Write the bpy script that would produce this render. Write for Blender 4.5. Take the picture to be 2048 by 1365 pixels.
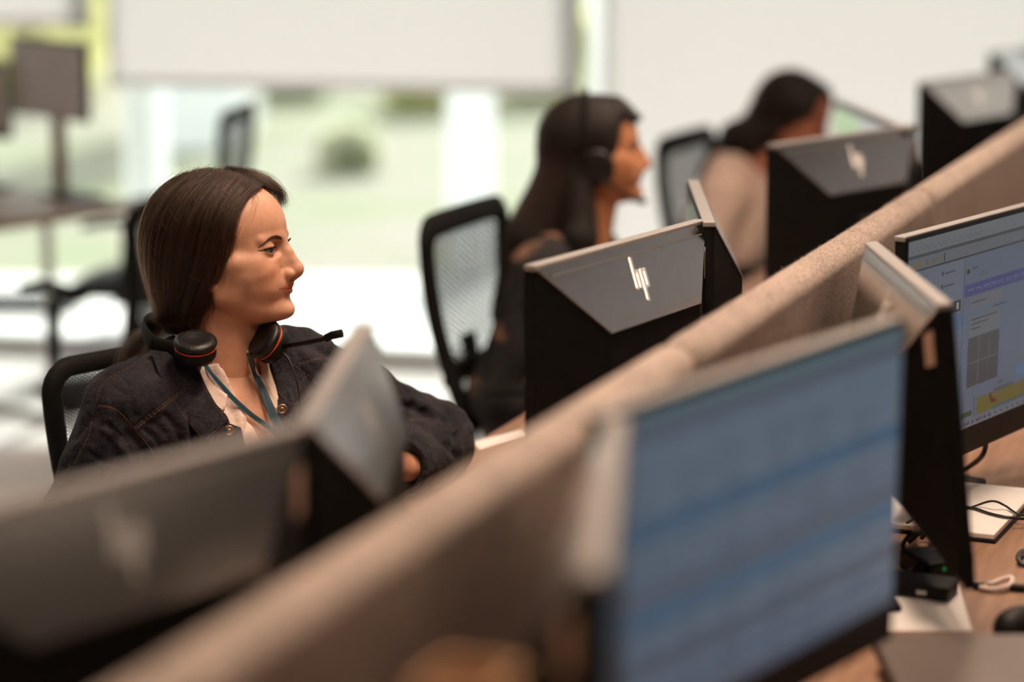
import bpy, bmesh, math, random
import numpy as np
from mathutils import Vector, Matrix
from mathutils.bvhtree import BVHTree
from mathutils.geometry import delaunay_2d_cdt
import openvdb

for _o in list(bpy.data.objects):
    bpy.data.objects.remove(_o)
SC = bpy.context.scene
COL = SC.collection
R = math.radians
random.seed(7)
RNG = np.random.default_rng(11)

# ---------------------------------------------------------------- camera, world, sun, lamps, exposure
CAM_Z = 1.73
PITCH = R(10.857)
FPX = 85 / 36 * 2048
cam_data = bpy.data.cameras.new('camera')
cam_data.lens = 85
cam_data.sensor_width = 36
cam_data.clip_start = 0.05
cam_data.clip_end = 300
cam_data.dof.use_dof = True
cam_data.dof.focus_distance = 3.82
cam_data.dof.aperture_fstop = 1.3
camera = bpy.data.objects.new('camera', cam_data)
COL.objects.link(camera)
camera.location = (0, 0, CAM_Z)
camera.rotation_euler = (math.pi / 2 - PITCH, 0, 0)
SC.camera = camera

SC.view_settings.view_transform = 'Standard'
SC.view_settings.look = 'None'
SC.view_settings.exposure = 0.0
SC.view_settings.gamma = 1.0
SC.view_settings.use_curve_mapping = False
SC.cycles.use_denoising = True
SC.cycles.max_bounces = 8
SC.cycles.transparent_max_bounces = 16
SC.cycles.sample_clamp_indirect = 6.0

world = bpy.data.worlds.new('sky')
SC.world = world
world.use_nodes = True
bg = world.node_tree.nodes['Background']
bg.inputs['Color'].default_value = (0.93, 0.97, 1.0, 1)
bg.inputs['Strength'].default_value = 2.0

sun_data = bpy.data.lights.new('sun', 'SUN')
sun_data.energy = 8.5
sun_data.angle = R(8)
sun_data.color = (1.0, 0.96, 0.90)
sun = bpy.data.objects.new('sun', sun_data)
COL.objects.link(sun)
sun.rotation_euler = (R(-61), 0, R(-14))

def area(name, loc, size, power, color, rot=(0, 0, 0)):
    d = bpy.data.lights.new(name, 'AREA')
    d.shape = 'RECTANGLE'
    d.size, d.size_y = size
    d.energy = power
    d.color = color
    d.spread = R(130)
    o = bpy.data.objects.new(name, d)
    COL.objects.link(o)
    o.location = loc
    o.rotation_euler = rot
    return o
WARM = (1.0, 0.74, 0.56)
CEIL = 2.95
LAMPS = [(-0.35, 1.6, 17), (0.25, 3.3, 35), (0.9, 5.2, 27), (2.5, 4.6, 10), (-2.4, 5.2, 24)]
LA = R(-20.08)
for lx, ly, pw in LAMPS:
    area('ceiling_lamp_light', (lx, ly, CEIL - 0.075), (0.28, 1.15), pw, WARM, (0, 0, LA))

# ---------------------------------------------------------------- camera geometry helpers
def ray(u, v):
    a = (u - 1024) / FPX
    b = -(v - 682.5) / FPX
    return Vector((a, math.cos(PITCH) + b * math.sin(PITCH), -math.sin(PITCH) + b * math.cos(PITCH)))
CO = Vector((0, 0, CAM_Z))
def PY(u, v, Y):
    d = ray(u, v)
    return CO + d * (Y / d.y)
def PZ(u, v, z):
    d = ray(u, v)
    return CO + d * ((z - CAM_Z) / d.z)
def project(co):
    """co (n,3) world -> (n,2) picture coordinates"""
    x = co[:, 0]; y = co[:, 1]; z = co[:, 2] - CAM_Z
    dep = y * math.cos(PITCH) - z * math.sin(PITCH)
    up = y * math.sin(PITCH) + z * math.cos(PITCH)
    return np.stack([1024 + FPX * x / dep, 682.5 - FPX * up / dep], 1)

# ---------------------------------------------------------------- object helpers
def empty(name, loc=(0, 0, 0), rz=0.0, parent=None):
    o = bpy.data.objects.new(name, None)
    o.empty_display_size = 0.1
    COL.objects.link(o)
    o.location = loc
    o.rotation_euler = (0, 0, rz)
    if parent: o.parent = parent
    return o
def tag(o, label=None, cat=None, group=None, kind=None):
    if label: o['label'] = label
    if cat: o['category'] = cat
    if group: o['group'] = group
    if kind: o['kind'] = kind
    return o
def thing(name, label, cat, loc=(0, 0, 0), rz=0.0, group=None):
    return tag(empty(name, loc, rz), label, cat, group)
def link(name, me, parent=None):
    o = bpy.data.objects.new(name, me)
    COL.objects.link(o)
    if parent: o.parent = parent
    return o
def np_mesh(name, V, F, mat, parent=None, smooth=True, colors=None):
    """V (n,3); F (m,3|4) arrays"""
    me = bpy.data.meshes.new(name)
    V = np.asarray(V, dtype=np.float32); F = np.asarray(F, dtype=np.int32)
    n = F.shape[1]
    me.vertices.add(len(V)); me.vertices.foreach_set('co', V.ravel())
    me.loops.add(F.size); me.loops.foreach_set('vertex_index', F.ravel())
    me.polygons.add(len(F)); me.polygons.foreach_set('loop_start', np.arange(0, F.size, n, dtype=np.int32))
    me.update(calc_edges=True)
    me.validate()
    me.polygons.foreach_set('use_smooth', np.full(len(me.polygons), smooth))
    if colors is not None:
        a = me.color_attributes.new('Col', 'FLOAT_COLOR', 'POINT')
        a.data.foreach_set('color', np.concatenate([colors, np.ones((len(V), 1))], 1).astype(np.float32).ravel())
    me.materials.append(mat)
    return link(name, me, parent)
def copy_tree(o, parent=None):
    c = o.copy()
    COL.objects.link(c)
    c.parent = parent
    for ch in list(o.children):
        copy_tree(ch, c)
    return c

class MB:
    """collects simple solids and links them as one mesh object"""
    def __init__(s):
        s.bm = bmesh.new(); s.mi = 0
    def _fin(s, verts, M):
        for v in verts: v.co = M @ v.co
    def box(s, c, size, rot=None, taper=None):
        r = bmesh.ops.create_cube(s.bm, size=1.0)
        for v in r['verts']:
            k = 1.0
            if taper and v.co.z > 0: k = taper
            v.co = Vector((v.co.x * size[0] * k, v.co.y * size[1] * k, v.co.z * size[2]))
        M = Matrix.Translation(c) @ (rot if rot is not None else Matrix.Identity(4))
        s._fin(r['verts'], M)
        fs = {f for v in r['verts'] for f in v.link_faces}
        for f in fs: f.material_index = s.mi
        return s
    def cyl(s, a, b, r0, r1=None, seg=20, caps=True):
        a = Vector(a); b = Vector(b); d = b - a
        r = bmesh.ops.create_cone(s.bm, cap_ends=caps, segments=seg, radius1=r0, radius2=r0 if r1 is None else r1, depth=d.length)
        M = Matrix.Translation((a + b) / 2) @ d.to_track_quat('Z', 'Y').to_matrix().to_4x4()
        s._fin(r['verts'], M)
        for f in {f for v in r['verts'] for f in v.link_faces}: f.material_index = s.mi
        return s
    def sphere(s, c, r, scale=(1, 1, 1), rot=None, seg=20):
        q = bmesh.ops.create_uvsphere(s.bm, u_segments=seg, v_segments=max(6, seg // 2), radius=r)
        M = Matrix.Translation(c) @ (rot if rot is not None else Matrix.Identity(4)) @ Matrix.Diagonal((*scale, 1))
        s._fin(q['verts'], M)
        for f in {f for v in q['verts'] for f in v.link_faces}: f.material_index = s.mi
        return s
    def tube(s, pts, r, seg=8, closed=False, flat=None, up=Vector((0, 0, 1))):
        """sweep of a circle (or an ellipse flat=(rw,rh)) along pts"""
        pts = [Vector(p) for p in pts]; n = len(pts)
        rings = []
        for i, p in enumerate(pts):
            if closed: t = pts[(i + 1) % n] - pts[i - 1]
            else: t = pts[min(i + 1, n - 1)] - pts[max(i - 1, 0)]
            t.normalize()
            x = t.cross(up)
            if x.length < 1e-4: x = t.cross(Vector((0, 1, 0.01)))
            x.normalize(); y = x.cross(t)
            rr = r[i] if isinstance(r, (list, tuple)) else r
            rw, rh = (rr, rr) if flat is None else flat
            rings.append([s.bm.verts.new(p + x * (rw * math.cos(2 * math.pi * k / seg)) + y * (rh * math.sin(2 * math.pi * k / seg))) for k in range(seg)])
        m = n if closed else n - 1
        for i in range(m):
            A = rings[i]; B = rings[(i + 1) % n]
            for k in range(seg):
                f = s.bm.faces.new((A[k], A[(k + 1) % seg], B[(k + 1) % seg], B[k])); f.smooth = True; f.material_index = s.mi
        if not closed:
            s.bm.faces.new(rings[0][::-1]).material_index = s.mi; s.bm.faces.new(rings[-1]).material_index = s.mi
        return s
    def poly(s, pts):
        f = s.bm.faces.new([s.bm.verts.new(p) for p in pts]); f.material_index = s.mi
        return s
    def prism(s, outline, axis, t0, t1):
        """outline list of (a,b) in the plane normal to axis ('x','y','z')"""
        def mk(a, b, t): return {'x': (t, a, b), 'y': (a, t, b), 'z': (a, b, t)}[axis]
        A = [s.bm.verts.new(mk(a, b, t0)) for a, b in outline]; B = [s.bm.verts.new(mk(a, b, t1)) for a, b in outline]
        n = len(A); fs = [s.bm.faces.new(A), s.bm.faces.new(B[::-1])]
        for i in range(n): fs.append(s.bm.faces.new((A[i], B[i], B[(i + 1) % n], A[(i + 1) % n])))
        for f in fs: f.material_index = s.mi
        return s
    def lathe(s, prof, c=(0, 0, 0), seg=28, rot=None):
        M = Matrix.Translation(c) @ (rot if rot is not None else Matrix.Identity(4))
        rings = [[s.bm.verts.new(M @ Vector((r * math.cos(2 * math.pi * k / seg), r * math.sin(2 * math.pi * k / seg), z))) for k in range(seg)] for r, z in prof]
        for A, B in zip(rings, rings[1:]):
            for k in range(seg):
                f = s.bm.faces.new((A[k], A[(k + 1) % seg], B[(k + 1) % seg], B[k])); f.smooth = True; f.material_index = s.mi
        s.bm.faces.new(rings[0][::-1]).material_index = s.mi; s.bm.faces.new(rings[-1]).material_index = s.mi
        return s
    def build(s, name, mats, parent=None, bevel=0.0, seg=2, smooth=False, recalc=True):
        if recalc: bmesh.ops.recalc_face_normals(s.bm, faces=s.bm.faces)
        me = bpy.data.meshes.new(name)
        if smooth:
            for f in s.bm.faces: f.smooth = True
        s.bm.to_mesh(me); s.bm.free()
        for m in (mats if isinstance(mats, (list, tuple)) else [mats]): me.materials.append(m)
        o = link(name, me, parent)
        if bevel:
            b = o.modifiers.new('bevel', 'BEVEL'); b.width = bevel; b.segments = seg; b.limit_method = 'ANGLE'; b.angle_limit = R(35)
            b.harden_normals = False
        return o

# ---------------------------------------------------------------- materials
def mat(name, color, rough=0.5, metal=0.0, spec=0.5, noise=0.0, scale=20.0, bump=0.0, bscale=None, sheen=0.0, coat=0.0, color2=None, detail=4.0, stretch=None):
    m = bpy.data.materials.new(name); m.use_nodes = True
    nt = m.node_tree; b = nt.nodes['Principled BSDF']
    b.inputs['Base Color'].default_value = (*color, 1)
    b.inputs['Roughness'].default_value = rough
    b.inputs['Metallic'].default_value = metal
    b.inputs['Specular IOR Level'].default_value = spec
    b.inputs['Sheen Weight'].default_value = sheen
    b.inputs['Coat Weight'].default_value = coat
    tc = nt.nodes.new('ShaderNodeTexCoord')
    src = tc.outputs['Object']
    if stretch:
        mp = nt.nodes.new('ShaderNodeMapping'); mp.inputs['Scale'].default_value = stretch
        nt.links.new(src, mp.inputs['Vector']); src = mp.outputs['Vector']
    if noise or color2:
        n = nt.nodes.new('ShaderNodeTexNoise'); n.inputs['Scale'].default_value = scale; n.inputs['Detail'].default_value = detail
        nt.links.new(src, n.inputs['Vector'])
        r = nt.nodes.new('ShaderNodeValToRGB')
        c2 = color2 or tuple(max(0, c * (1 - noise)) for c in color)
        c1 = color if color2 else tuple(min(1, c * (1 + noise * 0.6)) for c in color)
        r.color_ramp.elements[0].position = 0.33; r.color_ramp.elements[0].color = (*c2, 1)
        r.color_ramp.elements[1].position = 0.67; r.color_ramp.elements[1].color = (*c1, 1)
        nt.links.new(n.outputs['Fac'], r.inputs['Fac']); nt.links.new(r.outputs['Color'], b.inputs['Base Color'])
    if bump:
        n2 = nt.nodes.new('ShaderNodeTexNoise'); n2.inputs['Scale'].default_value = bscale or scale; n2.inputs['Detail'].default_value = 4
        nt.links.new(src, n2.inputs['Vector'])
        bp = nt.nodes.new('ShaderNodeBump'); bp.inputs['Strength'].default_value = bump; bp.inputs['Distance'].default_value = 0.01
        nt.links.new(n2.outputs['Fac'], bp.inputs['Height']); nt.links.new(bp.outputs['Normal'], b.inputs['Normal'])
    return m
def emis(name, color, strength=1.0, rough=0.4):
    m = mat(name, (0.01, 0.01, 0.012), rough)
    b = m.node_tree.nodes['Principled BSDF']
    b.inputs['Emission Color'].default_value = (*color, 1); b.inputs['Emission Strength'].default_value = strength
    return m

# ---------------------------------------------------------------- signed-distance sculpting
def smin(a, b, k):
    if k <= 0: return np.minimum(a, b)
    h = np.clip(0.5 + 0.5 * (b - a) / k, 0, 1)
    return b + (a - b) * h - k * h * (1 - h)
def d_cone(a, b, ra, rb):
    a = np.array(a, float); b = np.array(b, float); ab = b - a; L2 = (ab ** 2).sum() + 1e-12
    def f(X, Y, Z):
        px, py, pz = X - a[0], Y - a[1], Z - a[2]
        h = np.clip((px * ab[0] + py * ab[1] + pz * ab[2]) / L2, 0, 1)
        return np.sqrt((px - h * ab[0]) ** 2 + (py - h * ab[1]) ** 2 + (pz - h * ab[2]) ** 2) - (ra + h * (rb - ra))
    r = max(ra, rb)
    f.lo = np.minimum(a, b) - r; f.hi = np.maximum(a, b) + r
    return f
def d_ell(c, r, rot=None):
    c = np.array(c, float); r = np.array(r, float)
    Rm = np.array(rot.to_3x3()).T if rot is not None else None
    def f(X, Y, Z):
        px, py, pz = X - c[0], Y - c[1], Z - c[2]
        if Rm is not None:
            px, py, pz = (Rm[0, 0] * px + Rm[0, 1] * py + Rm[0, 2] * pz, Rm[1, 0] * px + Rm[1, 1] * py + Rm[1, 2] * pz, Rm[2, 0] * px + Rm[2, 1] * py + Rm[2, 2] * pz)
        k0 = np.sqrt((px / r[0]) ** 2 + (py / r[1]) ** 2 + (pz / r[2]) ** 2)
        k1 = np.sqrt((px / r[0] ** 2) ** 2 + (py / r[1] ** 2) ** 2 + (pz / r[2] ** 2) ** 2) + 1e-9
        return k0 * (k0 - 1) / k1
    m = r.max() if rot is not None else r
    f.lo = c - m; f.hi = c + m
    return f
class Field:
    def __init__(s, lo, hi, res, far=None):
        s.lo = np.array(lo, float); s.res = res
        n = np.ceil((np.array(hi, float) - s.lo) / res).astype(int) + 1
        s.ax = [(s.lo[i] + np.arange(n[i]) * res).astype(np.float32) for i in range(3)]
        s.far = far or res * 20
        s.a = np.full(n, s.far, dtype=np.float32)
    def _sl(s, f, m):
        out = []
        for i in range(3):
            i0 = max(0, int((f.lo[i] - m - s.lo[i]) / s.res)); i1 = min(len(s.ax[i]), int((f.hi[i] + m - s.lo[i]) / s.res) + 2)
            if i1 <= i0: return None
            out.append(slice(i0, i1))
        return tuple(out)
    def _xyz(s, sl):
        return s.ax[0][sl[0]][:, None, None], s.ax[1][sl[1]][None, :, None], s.ax[2][sl[2]][None, None, :]
    def add(s, f, k=0.0):
        sl = s._sl(f, k + s.res * 4)
        if sl: s.a[sl] = smin(s.a[sl], f(*s._xyz(sl)), k)
        return s
    def cut(s, f, k=0.0):
        sl = s._sl(f, k + s.res * 4)
        if sl: s.a[sl] = -smin(-s.a[sl], f(*s._xyz(sl)), k)
        return s
    def keep(s, fn, k=0.0):
        """intersect with fn(X,Y,Z) <= 0 everywhere"""
        sl = tuple(slice(0, len(a)) for a in s.ax)
        s.a = -smin(-s.a, -fn(*s._xyz(sl)).astype(np.float32), k)
        return s
    def mesh(s):
        g = openvdb.FloatGrid(float(s.far)); g.copyFromArray(np.ascontiguousarray(np.clip(s.a, -s.far, s.far)))
        p, t, q = g.convertToPolygons(0.0, 0.0)
        V = p * s.res + s.lo
        # orientation
        a, b, c = V[q[:, 0]], V[q[:, 1]], V[q[:, 2]]
        if np.einsum('ij,ij->i', np.cross(b - a, c - a), a - V.mean(0)).sum() < 0: q = q[:, ::-1]
        return V, q
def relax(V, F, it=2, lam=0.5):
    n = len(V)
    E = np.concatenate([F[:, [i, (i + 1) % F.shape[1]]] for i in range(F.shape[1])])
    E = np.concatenate([E, E[:, ::-1]])
    cnt = np.maximum(np.bincount(E[:, 0], minlength=n), 1)[:, None]
    for _ in range(it):
        S = np.stack([np.bincount(E[:, 0], weights=V[E[:, 1], i], minlength=n) for i in range(3)], 1) / cnt
        V = V + lam * (S - V)
    return V
def normals(V, F):
    N = np.zeros_like(V)
    fn = np.cross(V[F[:, 2]] - V[F[:, 0]], V[F[:, 3 if F.shape[1] == 4 else 1]] - V[F[:, 1 if F.shape[1] == 4 else 0]])
    for i in range(F.shape[1]): np.add.at(N, F[:, i], fn)
    return N / (np.linalg.norm(N, axis=1, keepdims=True) + 1e-12)
def bvh_of(V, F):
    return BVHTree.FromPolygons([tuple(v) for v in V], [tuple(int(i) for i in f) for f in F])
def xf(V, M):
    A = np.array(M)
    return V @ A[:3, :3].T + A[:3, 3]
def catmull(pts, n):
    """n samples along an interpolating curve"""
    P = np.array([tuple(p) for p in pts], float)
    k = len(P)
    out = []
    for t in np.linspace(0, k - 1 - 1e-9, n):
        i = int(t); f = t - i
        p0, p1, p2, p3 = P[max(i - 1, 0)], P[i], P[min(i + 1, k - 1)], P[min(i + 2, k - 1)]
        out.append(0.5 * (2 * p1 + (p2 - p0) * f + (2 * p0 - 5 * p1 + 4 * p2 - p3) * f * f + (3 * p1 - p0 - 3 * p2 + p3) * f ** 3))
    return np.array(out)
# ---------------------------------------------------------------- head sculpt (millimetres; x towards the nose, y to the person's left, z up)
EYE = np.array((97.0, 32.0, 9.0)); EYE_R = 12.6
def head_field(res):
    F = Field((-90, -92, -235), (160, 92, 130), res)
    A = F.add
    A(d_ell((20, 0, 38), (97, 73, 79)))
    A(d_ell((76, 0, -8), (42, 58, 55)), 14)           # mid face
    A(d_ell((46, 0, -22), (52, 65, 62)), 16)          # side of the face
    A(d_ell((84, 0, -48), (43, 44, 40)), 12)          # maxilla
    A(d_ell((66, 0, -46), (50, 60, 46)), 16)          # lower cheek
    for s in (-1, 1):
        A(d_cone((30, 54 * s, -66), (98, 20 * s, -89), 14, 14), 22)   # jaw
        A(d_ell((40, 46 * s, -50), (26, 18, 34)), 16)                  # jaw angle
        A(d_ell((84, 40 * s, -22), (24, 20, 20)), 14)                 # cheek
        A(d_ell((92, 30 * s, -50), (20, 17, 22)), 14)
        A(d_cone((60, 62 * s, -8), (86, 47 * s, -10), 8, 9), 14)     # cheekbone
        A(d_cone((109, 10 * s, 27), (94, 45 * s, 25), 7.5, 4.5), 10)     # brow ridge
    A(d_ell((108, 0, -90), (22, 23, 16)), 12)          # chin
    A(d_ell((116, 0, -94), (12, 15, 9)), 8)
    A(d_ell((62, 0, -90), (46, 42, 26)), 20)           # under the jaw
    A(d_cone((16, 0, -95), (2, 0, -235), 52, 56), 14)  # neck
    A(d_cone((52, 0, -130), (44, 0, -170), 17, 14), 16)
    for s in (-1, 1):
        A(d_cone((-8, 52 * s, -75), (38, 17 * s, -225), 11, 9), 12)   # neck muscle
    # eye sockets
    for s in (-1, 1):
        F.cut(d_ell((114, 34 * s, 8), (13, 18, 11.5)), 9)
        F.cut(d_ell((113, 19 * s, 10), (7, 7, 9)), 8)
    # nose
    A(d_cone((112.5, 0, 19), (122.5, 0, 1), 6.5, 7.0), 9)
    A(d_cone((122.5, 0, 1), (138, 0, -22), 7.0, 8.2), 7)
    A(d_ell((137.5, 0, -27.0), (10.2, 10.5, 9.8)), 5)
    A(d_cone((118, 0, -14), (126, 0, -34), 12, 12), 8)
    for s in (-1, 1):
        A(d_ell((125.5, 12 * s, -32), (11, 6.8, 8)), 4)
    A(d_cone((139, 0, -33), (127, 0, -41), 4.0, 4.5), 4)
    for s in (-1, 1):
        F.cut(d_ell((131, 6.3 * s, -41), (6.5, 3.0, 4.2)), 2)
    # mouth
    for s in (-1, 1):
        A(d_cone((124.4, 3 * s, -49.8), (102, 29 * s, -51.5), 4.4, 2.6), 3.5)
        A(d_cone((122.6, 0, -61.2), (101, 28.5 * s, -54), 5.4, 3.0), 3.5)
    A(d_cone((123, 0, -44), (125, 0, -50), 6.5, 4.5), 5)
    F.cut(d_cone((128, -8, -71.5), (128, 8, -71.5), 5, 5), 6)
    F.cut(d_cone((131, 0, -45), (131, 0, -49), 1.2, 1.4), 2)
    # lids
    for s in (-1, 1):
        c = EYE * (1, s, 1)
        f = d_ell(c, (EYE_R + 1.9,) * 3)
        F.add(f, 3.5)
        def opening(X, Y, Z, c=c, s=s):
            px, py, pz = X - c[0], (Y - c[1]) * s, Z - c[2]
            # axis rotated outwards
            ca, sa = math.cos(R(18)), math.sin(R(18))
            fx = px * ca + py * sa; lat = -px * sa + py * ca
            pz2 = pz - 0.06 * lat
            w = np.sqrt(np.clip(1 - (lat / 14.6) ** 2, 0, 1))
            ang = np.degrees(np.arctan2(pz2, np.maximum(fx, 0.1)))
            up = 17 * w; dn = -19 * w
            d = np.maximum(ang - up, dn - ang) * 0.22
            d = np.maximum(d, -(fx - 2)); d = np.maximum(d, np.abs(lat) - 14.4)
            r = np.sqrt(px ** 2 + py ** 2 + pz ** 2)
            return np.maximum(np.maximum(d, EYE_R - 1.5 - r), r - EYE_R - 9)
        opening.lo = c - 22; opening.hi = c + 22
        F.cut(opening, 0.6)
    # ears
    for s in (-1, 1):
        rot = Matrix.Rotation(R(10), 4, 'Y') @ Matrix.Rotation(R(-18 * s), 4, 'Z')
        ear = Field((-30, 50 if s > 0 else -98, -75), (45, 98 if s > 0 else -50, 30), res)
        c0 = np.array((17, 68.5 * s, -24.0))
        ear.add(d_ell(c0, (17, 4.5, 29), rot))
        ear.cut(d_ell(c0 + (2, 5.5 * s, 3), (11.5, 5, 20), rot), 2.5)
        ear.add(d_ell(c0 + (8, 1.0 * s, -4), (4, 3.5, 6), rot), 2)
        ear.add(d_cone(c0 + (-6, 1 * s, 12), c0 + (-4, 1 * s, -12), 2.4, 2.4), 2.5)
        ear.add(d_ell(c0 + (4, 0, -25), (8, 4, 9), rot), 3)
        o = np.round((ear.lo - F.lo) / res).astype(int)
        ns = ear.a.shape
        i0 = np.maximum(o, 0); i1 = np.minimum(o + ns, F.a.shape)
        src = ear.a[tuple(slice(i0[i] - o[i], i1[i] - o[i]) for i in range(3))]
        dst = tuple(slice(i0[i], i1[i]) for i in range(3))
        F.a[dst] = smin(F.a[dst], src, 3.0)
    return F
def head_colors(V, base):
    x, y, z = V[:, 0], np.abs(V[:, 1]), V[:, 2]
    C = np.tile(np.array(base), (len(V), 1))
    def blend(C, w, col): return C * (1 - w[:, None]) + np.array(col) * w[:, None]
    b = np.array(base)
    # cheeks, nose and ears run redder
    w = np.exp(-(((x - 100) / 26) ** 2 + ((y - 42) / 20) ** 2 + ((z + 30) / 22) ** 2))
    C = blend(C, 0.40 * w, b * (1.05, 0.74, 0.66))
    w = np.exp(-(((x - 138) / 14) ** 2 + (y / 16) ** 2 + ((z + 30) / 13) ** 2))
    C = blend(C, 0.35 * w, b * (1.0, 0.74, 0.66))
    w = np.clip((y - 68) / 8, 0, 1) * (z < 15) * (z > -60) * np.clip((34 - x) / 6, 0, 1)
    C = blend(C, 0.6 * w, b * (1.0, 0.62, 0.52))
    # lips
    mid = -55.2 + 1.8 * (y / 27) ** 2
    halfw = 30.0
    edge_u = mid + 8.0 * np.sqrt(np.clip(1 - (y / halfw) ** 2, 0, 1)) - 1.2 * np.exp(-(y / 3) ** 2)
    edge_l = mid - 10.5 * np.sqrt(np.clip(1 - (y / (halfw - 2)) ** 2, 0, 1))
    inside = np.clip((edge_u - z) / 1.2, 0, 1) * np.clip((z - edge_l) / 1.6, 0, 1) * (x > 98) * np.clip((halfw - y) / 2, 0, 1)
    C = blend(C, 0.72 * inside, b * (0.90, 0.50, 0.47))
    w = np.exp(-((z - mid + 0.4) / 1.1) ** 2) * (x > 98) * np.clip((33 - y) / 2, 0, 1)
    C = blend(C, 0.75 * w, b * (0.30, 0.12, 0.10))  # dark lip parting: shade of the mouth crease painted into the colour
    # lid shade of make-up and socket tone
    w = np.exp(-(((y - 33) / 15) ** 2 + ((z - 12) / 8) ** 2)) * (x > 85)
    C = blend(C, 0.35 * w, b * (0.72, 0.58, 0.55))
    return C
# soft relief pressed into or raised from the finished surface: (points, radius, height)
RELIEF = [
    ([(118, 19, -22), (114, 21, -36)], 4.0, -1.6),          # crease beside the nostril wing
    ([(115, 22, -38), (105, 33, -45), (98, 38, -54)], 4.5, -1.7),   # smile fold
    ([(102, 31, -51.8)], 4.5, -2.2),                      # mouth corner
    ([(127, 0, -55.6), (119, 14, -54.8), (103, 30, -51.4)], 1.6, -2.2), ([(97, 40, -50)], 9, 2.2), ([(95, 42, -28)], 15, 5.0), ([(82, 50, -50)], 20, 4.0), ([(50, 66, -14)], 13, 2.5),  # raised cheek
    ([(106, 18, -4), (94, 40, -6), (86, 46, -2)], 4.5, -0.9),   # below the eye
    ([(108, 22, -73)], 9, -0.5),
    ([(112, 16, 17), (104, 32, 22), (90, 47, 16)], 3.0, -1.3),  # lid crease
    ([(118, 0, 42)], 18, 0.8), ([(56, 61, -22)], 18, 6.0), ([(104, 35, -21)], 11, 2.2), ([(74, 58, -34)], 15, 2.4),
]
def relief(V, F):
    N = normals(V, F)
    P = V * (1, 1, 1); P = P.copy(); P[:, 1] = np.abs(P[:, 1])
    D = np.zeros(len(V))
    for pts, r, h in RELIEF:
        if len(pts) > 1: c = catmull(pts, 14)
        else: c = np.array(pts, float)
        sel = np.where((P >= c.min(0) - 3 * r).all(1) & (P <= c.max(0) + 3 * r).all(1))[0]
        d2 = ((P[sel, None] - c[None]) ** 2).sum(2).min(1)
        D[sel] += h * np.exp(-d2 / r ** 2)
    return V + N * D[:, None]
HEADS = {}
def head_mesh(res, base):
    if res not in HEADS:
        V, F = head_field(res).mesh()
        V = relax(V, F, 2, 0.4)
        V = relief(V, F)
        HEADS[res] = (V, F)
    V, F = HEADS[res]
    return V.copy(), F, head_colors(V, base)
# ---------------------------------------------------------------- hair
def hair_material(name, col, rough=0.38):
    m = bpy.data.materials.new(name); m.use_nodes = True
    nt = m.node_tree; nt.nodes.clear()
    out = nt.nodes.new('ShaderNodeOutputMaterial'); h = nt.nodes.new('ShaderNodeBsdfHairPrincipled')
    h.parametrization = 'COLOR'
    h.inputs['Color'].default_value = (*col, 1)
    h.inputs['Roughness'].default_value = rough
    h.inputs['Radial Roughness'].default_value = 0.5
    info = nt.nodes.new('ShaderNodeHairInfo'); rp = nt.nodes.new('ShaderNodeValToRGB')
    rp.color_ramp.elements[0].color = (*[c * 0.45 for c in col], 1); rp.color_ramp.elements[1].color = (*[min(1, c * 3.2) for c in col], 1)
    em_ = rp.color_ramp.elements.new(0.72); em_.color = (*col, 1)
    nt.links.new(info.outputs['Random'], rp.inputs['Fac']); nt.links.new(rp.outputs['Color'], h.inputs['Color'])
    nt.links.new(h.outputs[0], out.inputs['Surface'])
    return m
def strands(name, curves, radius, material, parent, tip=0.3):
    """curves: list of (k,3) arrays"""
    h = bpy.data.hair_curves.new(name)
    h.add_curves([len(c) for c in curves])
    P = np.concatenate(curves).astype(np.float32)
    h.points.foreach_set('position', P.ravel())
    rad = np.concatenate([radius * (1 - (1 - tip) * np.linspace(0, 1, len(c)) ** 2) for c in curves]).astype(np.float32)
    h.points.foreach_set('radius', rad)
    h.materials.append(material)
    return link(name, h, parent)
HAIRLINE = [(-140, -30), (-115, -12), (-90, 1), (-57, 14), (-22, 36), (2, 43), (23, 54), (48, 59), (75, 64), (92, 70), (98, 78), (106, 86), (120, 95), (140, 100)]
def hair_cap_tied(res):
    """smoothed-back hair gathered at the nape, millimetres in head space"""
    F = Field((-125, -95, -135), (110, 95, 135), res)
    F.add(d_ell((-8, 0, 22), (108, 82, 105)))
    F.add(d_ell((20, 0, 38), (104, 82, 87.5)), 6)
    F.add(d_ell((-40, 0, -26), (68, 64, 74)), 22)
    F.add(d_cone((-48, 0, -60), (-58, 0, -118), 50, 34), 20)
    for s in (-1, 1):
        F.add(d_cone((10, 52 * s, -30), (-22, 46 * s, -100), 24, 16), 14)
    zs = [p[0] for p in HAIRLINE]; xs = [p[1] for p in HAIRLINE]
    F.keep(lambda X, Y, Z: X - np.interp(Z, zs, xs) - 0.0 * Y, 9)
    F.add(d_cone((52, 24, 104), (76, 30, 96), 9, 5), 8)
    V, Q = F.mesh()
    return relax(V, Q, 2, 0.5), Q
G_TIED = [
    [(82, 103), (73, 92), (65, 70), (60, 48), (55, 23), (46, 2), (37, -22), (19, -55), (3, -88), (-12, -114)],
    [(55, 118), (42, 95), (33, 65), (24, 35), (14, 5), (2, -25), (-10, -55), (-25, -90), (-35, -118)],
    [(25, 126), (3, 105), (-12, 75), (-24, 40), (-33, 10), (-40, -25), (-46, -60), (-52, -92), (-56, -118)],
    [(-10, 127), (-38, 108), (-58, 80), (-70, 45), (-76, 10), (-77, -25), (-75, -60), (-72, -92), (-70, -118)],
    [(-42, 118), (-75, 94), (-95, 62), (-106, 25), (-109, -5), (-105, -40), (-98, -70), (-90, -98), (-84, -118)],
    [(-58, 109), (-89, 88), (-107, 58), (-115, 20), (-117, -10), (-111, -45), (-101, -75), (-97, -100), (-92, -118)]]
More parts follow.
